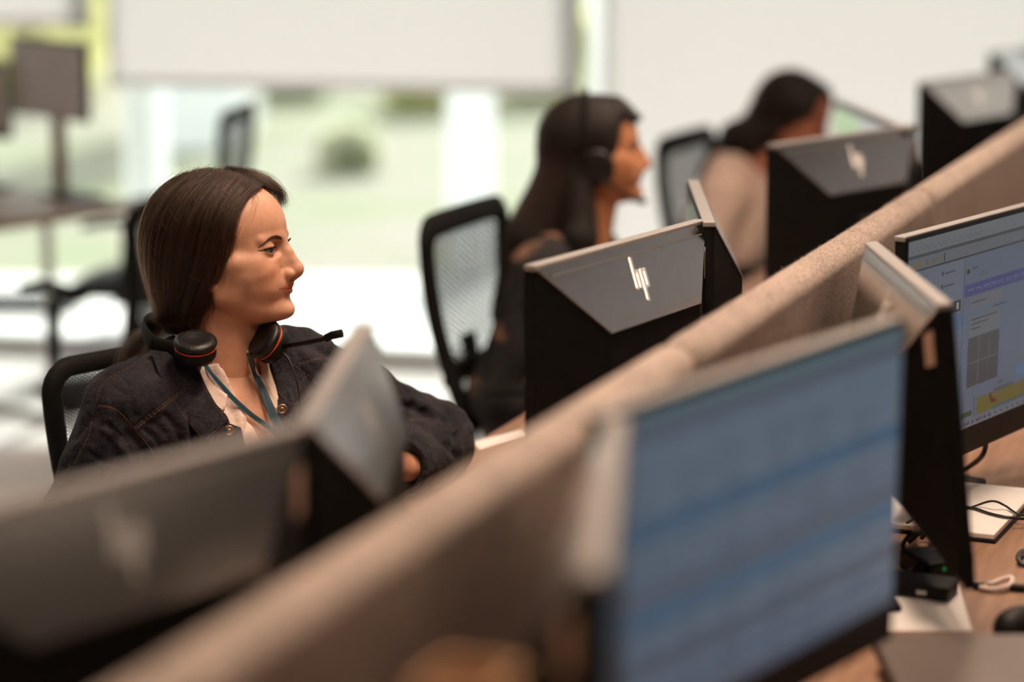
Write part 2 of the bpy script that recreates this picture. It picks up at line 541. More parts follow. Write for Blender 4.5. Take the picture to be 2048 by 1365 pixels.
def hair_tied_strands(V, Q, n_near, n_far):
    bv = bvh_of(V, Q)
    m = 26
    GS = np.array([catmull(g, m) for g in G_TIED])      # guides x samples x 2
    out = []
    for side, n in ((-1, n_near), (1, n_far)):
        for i in range(n):
            s = RNG.random() * (len(GS) - 1)
            a = int(s); f = s - a
            f = f * f * (3 - 2 * f) * 0.3 + f * 0.7
            g = GS[a] * (1 - f) + GS[min(a + 1, len(GS) - 1)] * f
            t0 = 0.0 if RNG.random() < 0.6 else RNG.random() * 0.45
            t1 = 1.0 if RNG.random() < 0.75 else 0.6 + RNG.random() * 0.4
            idx = np.linspace(t0, t1, 18) * (m - 1)
            gx = np.interp(idx, np.arange(m), g[:, 0]); gz = np.interp(idx, np.arange(m), g[:, 1])
            ph, am = RNG.random() * 6.28, RNG.random() * 2.4
            cl = int(s * 16) * 1.7 + side; lift_ = 1.6 + 1.6 * math.sin(cl * 2.3); sway = 3.0 * math.sin(cl * 1.3)
            tt = np.linspace(0, 1, 18)
            gx = gx + sway * np.sin(tt * (3.5 + 1.5 * math.sin(cl))) * tt + am * np.sin(tt * 5 + ph) * tt * 1.6 + RNG.normal() * 1.2
            gz = gz + RNG.normal() * 1.2
            off = abs(RNG.normal()) * 1.3 + 0.2 + lift_
            if RNG.random() < 0.04: off += RNG.random() * 5
            pts = []; last = 0
            for k in range(18):
                h, nrm, _, _ = bv.ray_cast(Vector((gx[k], side * 140, gz[k])), Vector((0, -side, 0)))
                if h is None:
                    h, nrm, _, _ = bv.find_nearest(Vector((gx[k], last if pts else side * 15, gz[k])))
                last = h.y
                pts.append(h + nrm * (off * (1 + 1.2 * tt[k] * math.sin(ph) ** 2)))
            out.append(np.array([tuple(p) for p in pts]))
    # smooth each strand a little
    for c in out:
        for _ in range(3): c[1:-1] = 0.5 * c[1:-1] + 0.25 * (c[:-2] + c[2:])
    return out
def hair_flyaways(V, Q, n, zmin=-100):
    N = normals(V, Q); out = []
    sel = np.where((V[:, 2] > zmin) & (V[:, 0] < 95))[0]
    for i in RNG.choice(sel, n):
        p = V[i].copy(); nn = N[i]
        d = np.array((-0.5, 0, 0.25)) + RNG.normal(size=3) * 0.5
        d -= nn * (d @ nn); d /= np.linalg.norm(d) + 1e-6
        L = 14 + RNG.random() * 38; hgt = 1 + RNG.random() * 7
        t = np.linspace(0, 1, 9)[:, None]
        bend = np.cross(nn, d) * RNG.normal() * 8
        out.append(p + d * L * t + nn * (hgt * np.sin(t * (1.6 + RNG.random() * 1.4)) - 2.5 * L / 40 * t ** 2) + bend * t ** 2)
    return out
def hair_tail(path, n, r0, r1, m=20):
    base = catmull(path, m); out = []
    for i in range(n):
        o = RNG.normal(size=3) * 0.45
        t = np.linspace(0, 1, m)[:, None]
        w = np.stack([np.sin(t[:, 0] * 7 + RNG.random() * 6) * 2.0, np.cos(t[:, 0] * 6 + RNG.random() * 6) * 2.0, np.zeros(m)], 1)
        out.append(base + o * (r0 + (r1 - r0) * t) + w * t)
    return out
def eye_frame(s):
    c = EYE * (1, s, 1)
    ca, sa = math.cos(R(18)), math.sin(R(18))
    fwd = np.array((ca, sa * s, 0)); lat = np.array((-sa, ca * s, 0)); up = np.array((0, 0, 1.0))
    return c, fwd, lat, up
def lid_point(s, lat, which, r):
    c, fwd, la, up = eye_frame(s)
    w = math.sqrt(max(0, 1 - (lat / 14.6) ** 2))
    ang = R((17 if which > 0 else -19) * w)
    rr = math.sqrt(max(0, r * r - lat * lat))
    z = rr * math.sin(ang) + 0.06 * lat
    return c + la * lat + fwd * rr * math.cos(ang) + up * z
# ---------------------------------------------------------------- materials of people
def skin_material(name, rough=0.48):
    m = bpy.data.materials.new(name); m.use_nodes = True
    nt = m.node_tree; b = nt.nodes['Principled BSDF']
    a = nt.nodes.new('ShaderNodeVertexColor'); a.layer_name = 'Col'
    tc = nt.nodes.new('ShaderNodeTexCoord'); n = nt.nodes.new('ShaderNodeTexNoise')
    n.inputs['Scale'].default_value = 55; n.inputs['Detail'].default_value = 5
    nt.links.new(tc.outputs['Object'], n.inputs['Vector'])
    mx = nt.nodes.new('ShaderNodeMix'); mx.data_type = 'RGBA'; mx.blend_type = 'MULTIPLY'
    r = nt.nodes.new('ShaderNodeValToRGB'); r.color_ramp.elements[0].color = (0.86, 0.80, 0.78, 1); r.color_ramp.elements[1].color = (1, 1, 1, 1)
    r.color_ramp.elements[0].position = 0.3; r.color_ramp.elements[1].position = 0.6
    nt.links.new(n.outputs['Fac'], r.inputs['Fac'])
    mx.inputs['Factor'].default_value = 0.8
    nt.links.new(a.outputs['Color'], mx.inputs['A']); nt.links.new(r.outputs['Color'], mx.inputs['B'])
    nt.links.new(mx.outputs['Result'], b.inputs['Base Color'])
    b.inputs['Roughness'].default_value = rough
    b.inputs['Specular IOR Level'].default_value = 0.45
    b.inputs['Subsurface Weight'].default_value = 0.18
    b.inputs['Subsurface Radius'].default_value = (1.0, 0.35, 0.2)
    b.inputs['Subsurface Scale'].default_value = 0.006
    n2 = nt.nodes.new('ShaderNodeTexNoise'); n2.inputs['Scale'].default_value = 900; n2.inputs['Detail'].default_value = 2
    nt.links.new(tc.outputs['Object'], n2.inputs['Vector'])
    bp = nt.nodes.new('ShaderNodeBump'); bp.inputs['Strength'].default_value = 0.12; bp.inputs['Distance'].default_value = 0.001
    nt.links.new(n2.outputs['Fac'], bp.inputs['Height']); nt.links.new(bp.outputs['Normal'], b.inputs['Normal'])
    return m
SKIN = skin_material('skin')
SKIN_BASE = (0.62, 0.335, 0.215)
M_EYE = mat('eyeball', (0.8, 0.77, 0.74), 0.12)
def eye_object(s, parent, iris=(0.10, 0.15, 0.24), look=(1, -0.22, 0.03), name='eye'):
    bm = bmesh.new(); bmesh.ops.create_uvsphere(bm, u_segments=48, v_segments=32, radius=EYE_R / 1000)
    me = bpy.data.meshes.new(name); bm.to_mesh(me); bm.free()
    n = len(me.vertices); V = np.zeros(n * 3); me.vertices.foreach_get('co', V); V = V.reshape(-1, 3)
    d = np.array(look, float); d /= np.linalg.norm(d)
    ang = np.degrees(np.arccos(np.clip((V @ d) / (EYE_R / 1000), -1, 1)))
    C = np.tile((0.50, 0.44, 0.41), (n, 1))
    C[ang < 29] = (0.03, 0.035, 0.04); C[ang < 27] = iris; C[ang < 12] = (0.004, 0.004, 0.004)
    a = me.color_attributes.new('Col', 'FLOAT_COLOR', 'POINT')
    a.data.foreach_set('color', np.concatenate([C, np.ones((n, 1))], 1).astype(np.float32).ravel())
    me.polygons.foreach_set('use_smooth', np.ones(len(me.polygons), dtype=bool))
    m = bpy.data.materials.get('eye_white')
    if not m:
        m = mat('eye_white', (0.7, 0.7, 0.7), 0.08, coat=1.0)
        at = m.node_tree.nodes.new('ShaderNodeVertexColor'); at.layer_name = 'Col'
        m.node_tree.links.new(at.outputs['Color'], m.node_tree.nodes['Principled BSDF'].inputs['Base Color'])
    me.materials.append(m)
    o = link(name, me, parent)
    o.location = EYE * (1, s, 1) / 1000
    return o
M_LASH = mat('lash', (0.006, 0.004, 0.004), 0.6)
BROW_H = None
def face_details(parent, V, F, hairmat, liner=True):
    """eyes, eyeliner with lashes, eyebrows; V in millimetres; head-space parent in metres"""
    bv = bvh_of(V, F)
    for s in (-1, 1):
        eye_object(s, parent)
        mb = MB(); pts = []; rad = []
        for k, lat in enumerate(np.linspace(-12.5, 14.2, 22)):
            p = lid_point(s, lat, 1, EYE_R + 1.2); pts.append(Vector(p / 1000)); rad.append((0.6 + 1.0 * k / 21) / 1000)
        if liner:
            c, fwd, la, up = eye_frame(s)
            e = np.array(pts[-1]) * 1000
            for q in (0.25, 0.6, 1, 1.5, 2, 2.6, 3.2):
                q0 = Vector(e + la * 2.3 * q + up * (0.1 * q) + fwd * 30)
                h, nr, _, _ = bv.ray_cast(q0, Vector(-fwd))
                if h is None: continue
                pts.append((h + nr * 0.2) / 1000); rad.append(max(0.15, 1.25 - 0.34 * q) / 1000)
        mb.tube(pts, rad, 6)
        for k in range(44):
            lat = -10 + 23.5 * k / 43
            p = lid_point(s, lat, 1, EYE_R + 1.4) / 1000
            c, fwd, la, up = eye_frame(s)
            L = 0.0045 + 0.003 * k / 43
            d = fwd * 0.9 + up * 0.25 + la * (0.05 + 0.5 * k / 43)
            mb.tube([Vector(p), Vector(p + d * L * 0.6), Vector(p + d * L + up * L * 0.35)], [0.00022, 0.00016, 0.00006], 4)
        for k in range(16):
            lat = -7 + 18 * k / 15
            p = lid_point(s, lat, -1, EYE_R + 0.6) / 1000
            c, fwd, la, up = eye_frame(s)
            d = fwd * 0.9 - up * 0.35 + la * 0.2
            mb.tube([Vector(p), Vector(p + d * 0.0035)], [0.00014, 0.00005], 4)
        mb.build('eyelashes', M_LASH, parent)
        arc = catmull([(114, 13 * s, 23.5), (107, 24 * s, 27.5), (98, 34 * s, 27.5), (91, 41 * s, 23.5), (84, 46 * s, 18.5)], 30)
        cs = []
        for k in range(620):
            t = RNG.random() ** 1.35; i = t * 28; a = int(i); q = arc[a] * (1 - (i - a)) + arc[a + 1] * (i - a)
            w = 4.8 * (1 - 0.85 * t) * (0.55 + 0.45 * min(1, t * 6))
            q = q + np.array((0, 0, np.clip(RNG.normal(), -1.6, 1.6) * 0.42 * w))
            dr = arc[min(a + 3, 29)] - arc[a]; dr /= np.linalg.norm(dr)
            dr = dr + np.array((0, 0, 0.55 * (1 - t) - 0.15)); c = []
            for j in range(4):
                fw = eye_frame(s)[1]; qq = Vector(q + dr * j * 1.9)
                h, nr, _, _ = bv.ray_cast(qq + Vector(fw) * 30, Vector(-fw))
                if h is None or (h - qq).length > 14: h, nr, _, _ = bv.find_nearest(qq)
                c.append(tuple((h + nr * (0.15 + 0.22 * j)) / 1000))
            cs.append(np.array(c))
        strands('eyebrow', cs, 0.00019, hairmat, parent, 0.4)
# ================================================================ the room
D2 = Vector((math.sin(R(20.08)), math.cos(R(20.08)), 0))      # along the desk row, away from the camera
N2 = Vector((-D2.y, D2.x, 0))                                 # across the divider to the women's side
def row(s, n, z=0.0):
    """s metres along the divider from its second joint, n metres across it"""
    return Vector((0.178 + 0.028, 2.947, z)) + D2 * s + N2 * n
RZ = R(-20.08)      # local +y along the row

M_WALL = mat('wall_paint', (0.20, 0.185, 0.17), 0.9, noise=0.04, scale=3)
M_CEIL = mat('ceiling_paint', (0.13, 0.12, 0.11), 0.95, noise=0.03, scale=5)
M_FLOOR = mat('floor_carpet', (0.74, 0.72, 0.70), 0.95, noise=0.18, scale=220, bump=0.3, bscale=400)
M_FRAME = mat('window_frame_paint', (0.90, 0.91, 0.92), 0.5, noise=0.03, scale=8)
M_ALU = mat('brushed_metal', (0.62, 0.61, 0.60), 0.38, metal=0.9, noise=0.05, scale=40)

# window wall line: two points under the blinds
WA = PZ(235, 163, 1.01); WB = PZ(1160, 178, 1.01)
WD = (WB - WA); WD.z = 0; WD.normalize()
WN = Vector((-WD.y, WD.x, 0))                                  # outwards
WRZ = math.atan2(WD.y, WD.x)
def wall_u(u, z=1.01):
    """distance along the window wall of the point seen at picture column u"""
    d = ray(u, 400)
    # intersect the vertical plane
    t = (WA - CO).dot(WN) / d.dot(WN)
    return (CO + d * t - WA).dot(WD)
def WP(s, n, z): return Vector((WA.x, WA.y, 0)) + WD * s + WN * n + Vector((0, 0, z))
def wbox(mb, s0, s1, n0, n1, z0, z1):
    c = WP((s0 + s1) / 2, (n0 + n1) / 2, (z0 + z1) / 2)
    mb.box(c, (s1 - s0, n1 - n0, z1 - z0), Matrix.Rotation(WRZ, 4, 'Z')); return mb
S0, S1 = -5.2, 5.6
mb = MB(); mb.box((0.5, 3.3, -0.05), (14, 14.5, 0.1)); tag(mb.build('floor', M_FLOOR), kind='structure')
mb = MB(); mb.box((0.5, 2.5, CEIL + 0.05), (14, 12.4, 0.1)); tag(mb.build('ceiling', M_CEIL), kind='structure')
wl, wr, wbk = -5.0, 4.6, -3.6
mb = MB(); mb.box((wl, 2.8, CEIL / 2), (0.1, 12.9, CEIL)); tag(mb.build('wall_left', M_WALL), kind='structure')
yr0, yr1 = 5.7, 8.2     # window band of the right-hand wall
mb = MB(); mb.box((wr, (-3.6 + yr0) / 2, CEIL / 2), (0.1, yr0 + 3.6, CEIL)); mb.box((wr, (yr0 + yr1) / 2, 0.35), (0.1, yr1 - yr0, 0.70)); mb.box((wr, (yr0 + yr1) / 2, (2.88 + CEIL) / 2), (0.1, yr1 - yr0, CEIL - 2.88))
tag(mb.build('wall_right', M_WALL), kind='structure')
for i, y in enumerate((yr0, (yr0 * 2 + yr1) / 3, (yr0 + 2 * yr1) / 3, yr1)):
    mb = MB(); mb.box((wr, y, 1.79), (0.1, 0.08, 2.18)); tag(mb.build('trim_%d' % (20 + i), M_FRAME, bevel=0.005), kind='structure')
mb = MB(); mb.box((-0.2, wbk, CEIL / 2), (9.7, 0.1, CEIL)); tag(mb.build('wall_near', M_WALL), kind='structure')
for nm, x, w in (('baseboard_left', wl + 0.06, 12.9), ('baseboard_right', wr - 0.06, 12.0)):
    mb = MB(); mb.box((x, 2.6, 0.05), (0.015, w, 0.1)); tag(mb.build(nm, M_FRAME, bevel=0.003), kind='structure')
# the window wall: a low sill beam, a head beam, posts and glass
posts = [wall_u(u) for u in (-860, -330, 218, 941, 1187)] 
step = posts[4] - posts[2]
ps = [(wall_u(200), wall_u(236)), (wall_u(905), wall_u(978)), (wall_u(1166), wall_u(1208))]
s_l = (ps[0][0] + ps[0][1]) / 2; s_m = (ps[1][0] + ps[1][1]) / 2; s_r = (ps[2][0] + ps[2][1]) / 2
mb = MB(); wbox(mb, S0, S1, 0.02, 0.20, 2.72, CEIL); tag(mb.build('wall_far', M_WALL, bevel=0.004), kind='structure')
mb = MB(); wbox(mb, S0, S1, 0.0, 0.16, 0.0, 0.07); tag(mb.build('trim_1', M_FRAME, bevel=0.005), kind='structure')
mb = MB(); wbox(mb, S0, S1, 0.02, 0.16, 2.64, 2.72); tag(mb.build('trim_2', M_FRAME, bevel=0.005), kind='structure')
post_s = []
k = 0
bay = s_r - s_l
for c, w in [(s_l - 2 * bay, 0.07), (s_l - bay, 0.07), (s_l, 0.065), (s_r, 0.075), (s_r + bay, 0.075), (s_r + 2 * bay, 0.075)]:
    k += 1
    mb = MB(); mb.cyl(WP(c, 0.42, -0.1), WP(c, 0.42, 2.9), 0.085, seg=28)
    tag(mb.build('trim_%d' % (k + 2), M_FRAME, bevel=0.006), kind='structure')
    post_s.append(c)
# glass
M_GLASS = bpy.data.materials.new('window_glass'); M_GLASS.use_nodes = True
nt = M_GLASS.node_tree; nt.nodes.clear()
o_ = nt.nodes.new('ShaderNodeOutputMaterial'); tr = nt.nodes.new('ShaderNodeBsdfTransparent'); gl = nt.nodes.new('ShaderNodeBsdfGlossy')
tr.inputs['Color'].default_value = (0.95, 0.98, 0.96, 1); gl.inputs['Roughness'].default_value = 0.02
mx = nt.nodes.new('ShaderNodeMixShader'); fr = nt.nodes.new('ShaderNodeFresnel'); fr.inputs['IOR'].default_value = 1.35
nt.links.new(fr.outputs[0], mx.inputs[0]); nt.links.new(tr.outputs[0], mx.inputs[1]); nt.links.new(gl.outputs[0], mx.inputs[2]); nt.links.new(mx.outputs[0], o_.inputs['Surface'])
edges = sorted(post_s)
for i, (a, b) in enumerate(zip(edges, edges[1:])):
    mb = MB(); wbox(mb, a + 0.02, b - 0.02, 0.085, 0.093, 0.06, 2.65)
    tag(mb.build('window_%d' % (i + 1), M_GLASS), kind='structure')

# roller blinds
M_BLIND = bpy.data.materials.new('blind_fabric'); M_BLIND.use_nodes = True
nt = M_BLIND.node_tree; b_ = nt.nodes['Principled BSDF']; o_ = nt.nodes['Material Output']
b_.inputs['Base Color'].default_value = (0.72, 0.68, 0.65, 1); b_.inputs['Roughness'].default_value = 0.9
tl = nt.nodes.new('ShaderNodeBsdfTranslucent')
ntx = nt.nodes.new('ShaderNodeTexNoise'); ntx.inputs['Scale'].default_value = 300
tcx = nt.nodes.new('ShaderNodeTexCoord'); nt.links.new(tcx.outputs['Object'], ntx.inputs['Vector'])
rp = nt.nodes.new('ShaderNodeValToRGB'); rp.color_ramp.elements[0].color = (0.72, 0.69, 0.69, 1); rp.color_ramp.elements[1].color = (0.81, 0.79, 0.79, 1)
nt.links.new(ntx.outputs['Fac'], rp.inputs['Fac']); nt.links.new(rp.outputs['Color'], tl.inputs['Color'])
mx = nt.nodes.new('ShaderNodeMixShader'); mx.inputs[0].default_value = 0.62
nt.links.new(b_.outputs[0], mx.inputs[1]); nt.links.new(tl.outputs[0], mx.inputs[2]); nt.links.new(mx.outputs[0], o_.inputs['Surface'])
def blind(s0, s1, zb, label):
    c = WP((s0 + s1) / 2, -0.05, 0)
    t = thing('roller_blind', label, 'blind', c, WRZ, 'roller blinds on the window wall')
    w = s1 - s0
    m = MB(); m.box((0, 0, (zb + 2.66) / 2), (w, 0.0012, 2.66 - zb)); m.build('blind_cloth', M_BLIND, t)
    m = MB(); m.box((0, 0, zb), (w, 0.012, 0.03)); m.build('bottom_bar', M_BLIND, t, bevel=0.004)
    m = MB(); m.cyl((-w / 2, 0.0, 2.68), (w / 2, 0.0, 2.68), 0.028); m.build('roller', M_FRAME, t)
zl = PY(100, 42, WP(-0.5, 0, 0).y).z
blind(s_l - bay + 0.04, wall_u(201), zl, 'cream roller blind at the far left, drawn down least of all')
blind(wall_u(236), wall_u(1164), 1.01, 'wide cream roller blind above the green view between two white posts')
blind(wall_u(1210), s_r + bay - 0.04, 0.12, 'cream roller blind drawn fully down behind the woman in cream')
blind(s_r + bay + 0.04, s_r + 2 * bay - 0.04, 0.12, 'cream roller blind drawn fully down at the far right end of the window wall')
blind(s_l - 2 * bay + 0.04, s_l - bay - 0.04, zl, 'cream roller blind outside the left edge of the view, half drawn')

for i in range(3):
    y0 = yr0 + (yr1 - yr0) / 3 * i + 0.05; y1 = y0 + (yr1 - yr0) / 3 - 0.1
    t = thing('roller_blind', ['cream roller blind on the right-hand wall, the one nearest the camera', 'cream roller blind in the middle of the right-hand wall', 'cream roller blind on the right-hand wall, next to the far windows'][i], 'blind', (wr - 0.09, (y0 + y1) / 2, 0), math.pi / 2, 'roller blinds on the right-hand wall')
    w = y1 - y0
    m = MB(); m.box((0, 0, 1.79), (w, 0.0012, 2.18)); m.build('blind_cloth', M_BLIND, t)
    m = MB(); m.box((0, 0, 0.70), (w, 0.012, 0.03)); m.build('bottom_bar', M_BLIND, t, bevel=0.004)
    m = MB(); m.cyl((-w / 2, 0.0, 2.90), (w / 2, 0.0, 2.90), 0.028); m.build('roller', M_FRAME, t)

# ceiling lamps (the light sources were set at the top)
M_DIFF = emis('lamp_diffuser', (1.0, 0.78, 0.60), 2.2)
M_WHITE = mat('white_enamel', (0.75, 0.74, 0.72), 0.4, noise=0.03, scale=9)
for i, (lx, ly, pw) in enumerate(LAMPS):
    t = thing('ceiling_lamp', ['ceiling lamp above the divider nearest the camera', 'ceiling lamp above the divider in front of the woman in denim', 'ceiling lamp above the divider between the second woman and the woman in cream', 'ceiling lamp over the right aisle near the right-hand window blinds', 'ceiling lamp over the left of the room'][i], 'lamp', (lx, ly, CEIL), LA, 'ceiling lamps')
    m = MB(); m.box((0, 0, -0.03), (0.34, 1.24, 0.06)); m.build('housing', M_WHITE, t, bevel=0.006)
    m = MB(); m.box((0, 0, -0.063), (0.30, 1.20, 0.006)); m.build('diffuser', M_DIFF, t)

# slim pendant strip over the right aisle; its light glints in the nearest mirror logo
t = thing('strip_lamp', 'slim bright strip lamp hanging over the right aisle near the camera', 'lamp', (2.66, 2.74, CEIL), LA)
m = MB(); m.box((0, 0, -0.10), (0.05, 0.62, 0.03)); m.build('housing', M_WHITE, t, bevel=0.003)
m = MB(); m.box((0, 0, -0.118), (0.035, 0.60, 0.006)); m.build('diffuser', emis('strip_light', (1.0, 0.80, 0.62), 9.0), t)
for y in (-0.25, 0.25):
    m = MB(); m.cyl((0, y, -0.09), (0, y, 0.0), 0.002, seg=6); m.build('wire', M_ALU, t)
# ================================================================ outside
M_PAVE = mat('pale_paving', (0.24, 0.245, 0.24), 0.9, noise=0.06, scale=2)
M_LAWN = mat('lawn', (0.20, 0.23, 0.125), 0.95, scale=0.7, color2=(0.27, 0.24, 0.20))
M_LEAF1 = mat('leaves_lime', (0.82, 0.84, 0.46), 0.8, color2=(0.82, 0.76, 0.54), scale=3)
M_LEAF2 = mat('leaves_green', (0.64, 0.68, 0.50), 0.8, color2=(0.70, 0.68, 0.54), scale=3)
M_LEAF3 = mat('leaves_pink', (0.42, 0.34, 0.30), 0.8, color2=(0.36, 0.34, 0.22), scale=3)
for m_ in (M_LEAF1, M_LEAF2, M_LEAF3):
    nt = m_.node_tree; b_ = nt.nodes['Principled BSDF']; o_ = nt.nodes['Material Output']
    tl_ = nt.nodes.new('ShaderNodeBsdfTranslucent'); mx_ = nt.nodes.new('ShaderNodeMixShader'); mx_.inputs[0].default_value = 0.65
    nt.links.new(b_.inputs['Base Color'].links[0].from_socket, tl_.inputs['Color'])
    nt.links.new(b_.outputs[0], mx_.inputs[1]); nt.links.new(tl_.outputs[0], mx_.inputs[2]); nt.links.new(mx_.outputs[0], o_.inputs['Surface'])
M_BARK = mat('bark', (0.16, 0.12, 0.09), 0.9, noise=0.3, scale=12, bump=0.5)
gz = -0.12
mb = MB(); mb.box((0, 60, gz - 0.1), (160, 106, 0.2)); tag(mb.build('ground', M_PAVE), kind='structure')
mb = MB(); mb.box((1.5, 35.4, gz + 0.02), (56, 50, 0.06)); tag(mb.build('lawn', M_LAWN), kind='structure')
def leafy(name, c, r, n, leafmat, label, cat, trunk=0.0, group=None, leaf=0.10):
    t = thing(name, label, cat, (c[0], c[1], gz + 0.05), RNG.random() * 6, group)
    zc = trunk + r[2]
    # a dense crown of small leaf cards over a knobbly core
    P = RNG.normal(size=(n, 3)); P /= np.linalg.norm(P, axis=1)[:, None]
    lump = 1 + 0.10 * np.sin(P[:, 0] * 5 + c[0]) + 0.10 * np.sin(P[:, 1] * 7 + 1) + 0.12 * np.sin(P[:, 2] * 6)
    P = P * (0.72 + 0.33 * RNG.random((n, 1)) ** 0.5) * lump[:, None] * np.array(r) + (0, 0, zc)
    P[:, 2] = np.maximum(P[:, 2], 0.05)
    A = RNG.normal(size=(n, 3)); A /= np.linalg.norm(A, axis=1)[:, None]
    B = np.cross(A, RNG.normal(size=(n, 3))); B /= np.linalg.norm(B, axis=1)[:, None]
    L = leaf * (0.7 + 0.6 * RNG.random((n, 1)))
    V = np.stack([P - A * L, P + B * L * 0.45, P + A * L, P - B * L * 0.45], 1).reshape(-1, 3)
    np_mesh('foliage', V, np.arange(4 * n).reshape(-1, 4), leafmat, t, smooth=False)
    m = MB()
    if trunk: m.cyl((0, 0, -0.05), (0.05, 0.02, zc * 0.9), 0.11, 0.05)
    for k in range(5):
        a = k * 1.26; m.cyl((0, 0, zc * 0.35), (math.cos(a) * r[0] * 0.6, math.sin(a) * r[1] * 0.6, zc * 1.0), 0.05, 0.015)
    m.build('trunk', M_BARK, t)
    return t
def at_px(u, Y): 
    d = ray(u, 400); return d.x / d.y * Y
for i, (u, Y, r, lm, kind, tr_) in enumerate([
    (590, 20.0, (0.26, 0.26, 0.28), M_LEAF2, 'rounded mid green garden bush seen through the window behind the nearest woman', 0),
    (740, 22.0, (0.22, 0.22, 0.3), M_LEAF3, 'pinkish flowering bush on the lawn left of the wide white window post', 0),
    (850, 19.0, (0.3, 0.3, 0.3), M_LEAF1, 'lime bush on the lawn just left of the wide white window post', 0),
    (1090, 20.0, (0.4, 0.4, 0.45), M_LEAF1, 'yellow green bush between the wide window post and the second woman', 0),
    (700, 15.0, (0.12, 0.12, 0.12), M_LEAF2, 'small low green shrub at the near edge of the lawn', 0),
    (60, 20.5, (1.0, 0.8, 1.1), M_LEAF1, 'lime green bush behind the monitors at the far left', 0),
    (1060, 34.0, (1.8, 1.8, 1.7), M_LEAF1, 'broad yellow green tree at the back of the garden on the right', 1.0),
    (-80, 33.0, (1.8, 1.8, 1.7), M_LEAF1, 'broad lime tree at the back of the garden on the left', 1.0)]):
    leafy('garden_tree' if tr_ else 'garden_bush', (at_px(u, Y), Y), r, 2600 if not tr_ else 3600, lm, kind, 'tree' if tr_ else 'bush', tr_, 'trees at the back of the garden' if tr_ else 'bushes on the lawn', 0.10 if not tr_ else 0.2)
# white post standing on the edge of the lawn
pp = PZ(942, 600, gz)
t = thing('garden_post', 'wide white post standing outside the window, left of the second woman', 'post', (pp.x, pp.y, gz), 0.1)
m = MB(); m.box((0, 0, 0.62), (0.20, 0.20, 1.24)); m.build('shaft', M_FRAME, t, bevel=0.01)
m = MB(); m.box((0, 0, 0.03), (0.28, 0.28, 0.06)); m.build('foot_plate', M_FRAME, t, bevel=0.01)
# low grey trough with a white rounded stone, on the paving close to the window
p0 = PZ(40, 690, gz)
t = thing('planter_trough', 'low grey concrete trough on the paving outside, at the far left', 'planter', (p0.x, p0.y + 0.15, gz), 0.0)
m = MB()
for cx, cy, sx, sy in ((0, -0.13, 0.42, 0.04), (0, 0.13, 0.42, 0.04), (-0.19, 0, 0.04, 0.3), (0.19, 0, 0.04, 0.3), (0, 0, 0.4, 0.24)): m.box((cx, cy, 0.085 if sx != 0.4 else 0.06), (sx, sy, 0.17 if sx != 0.4 else 0.10))
m.build('trough', mat('grey_concrete', (0.10, 0.10, 0.105), 0.85, noise=0.1, scale=12), t, bevel=0.006)
p0 = PZ(57, 688, gz)
t = thing('white_block', 'white rounded block standing before the grey trough outside', 'block', (p0.x, p0.y - 0.10, gz), 0.0)
m = MB(); m.box((0, 0, 0.05), (0.145, 0.10, 0.10)); m.build('block_body', M_FRAME, t, bevel=0.025, seg=5)
# white garden building seen behind the nearest woman's head
M_RENDER = mat('white_render', (0.62, 0.62, 0.62), 0.9, noise=0.03, scale=3)
bx0, bx1 = at_px(262, 16), at_px(470, 16)
t = thing('garden_shed', 'plain white rendered shed outside the window, left of the bushes', 'shed', ((bx0 + bx1) / 2, 17, gz), 0)
w = bx1 - bx0
m = MB(); m.box((0, 0, 1.0), (w, 1.6, 2.0)); m.build('wall', M_RENDER, t, bevel=0.01)
m = MB(); m.box((0, 0, 2.05), (w + 0.2, 1.8, 0.1)); m.build('roof', mat('shed_roof', (0.3, 0.3, 0.3), 0.8, noise=0.2), t, bevel=0.01)
m = MB(); m.box((0.1, -0.82, 0.92), (0.5, 0.04, 1.75)); m.build('door', M_FRAME, t, bevel=0.01)
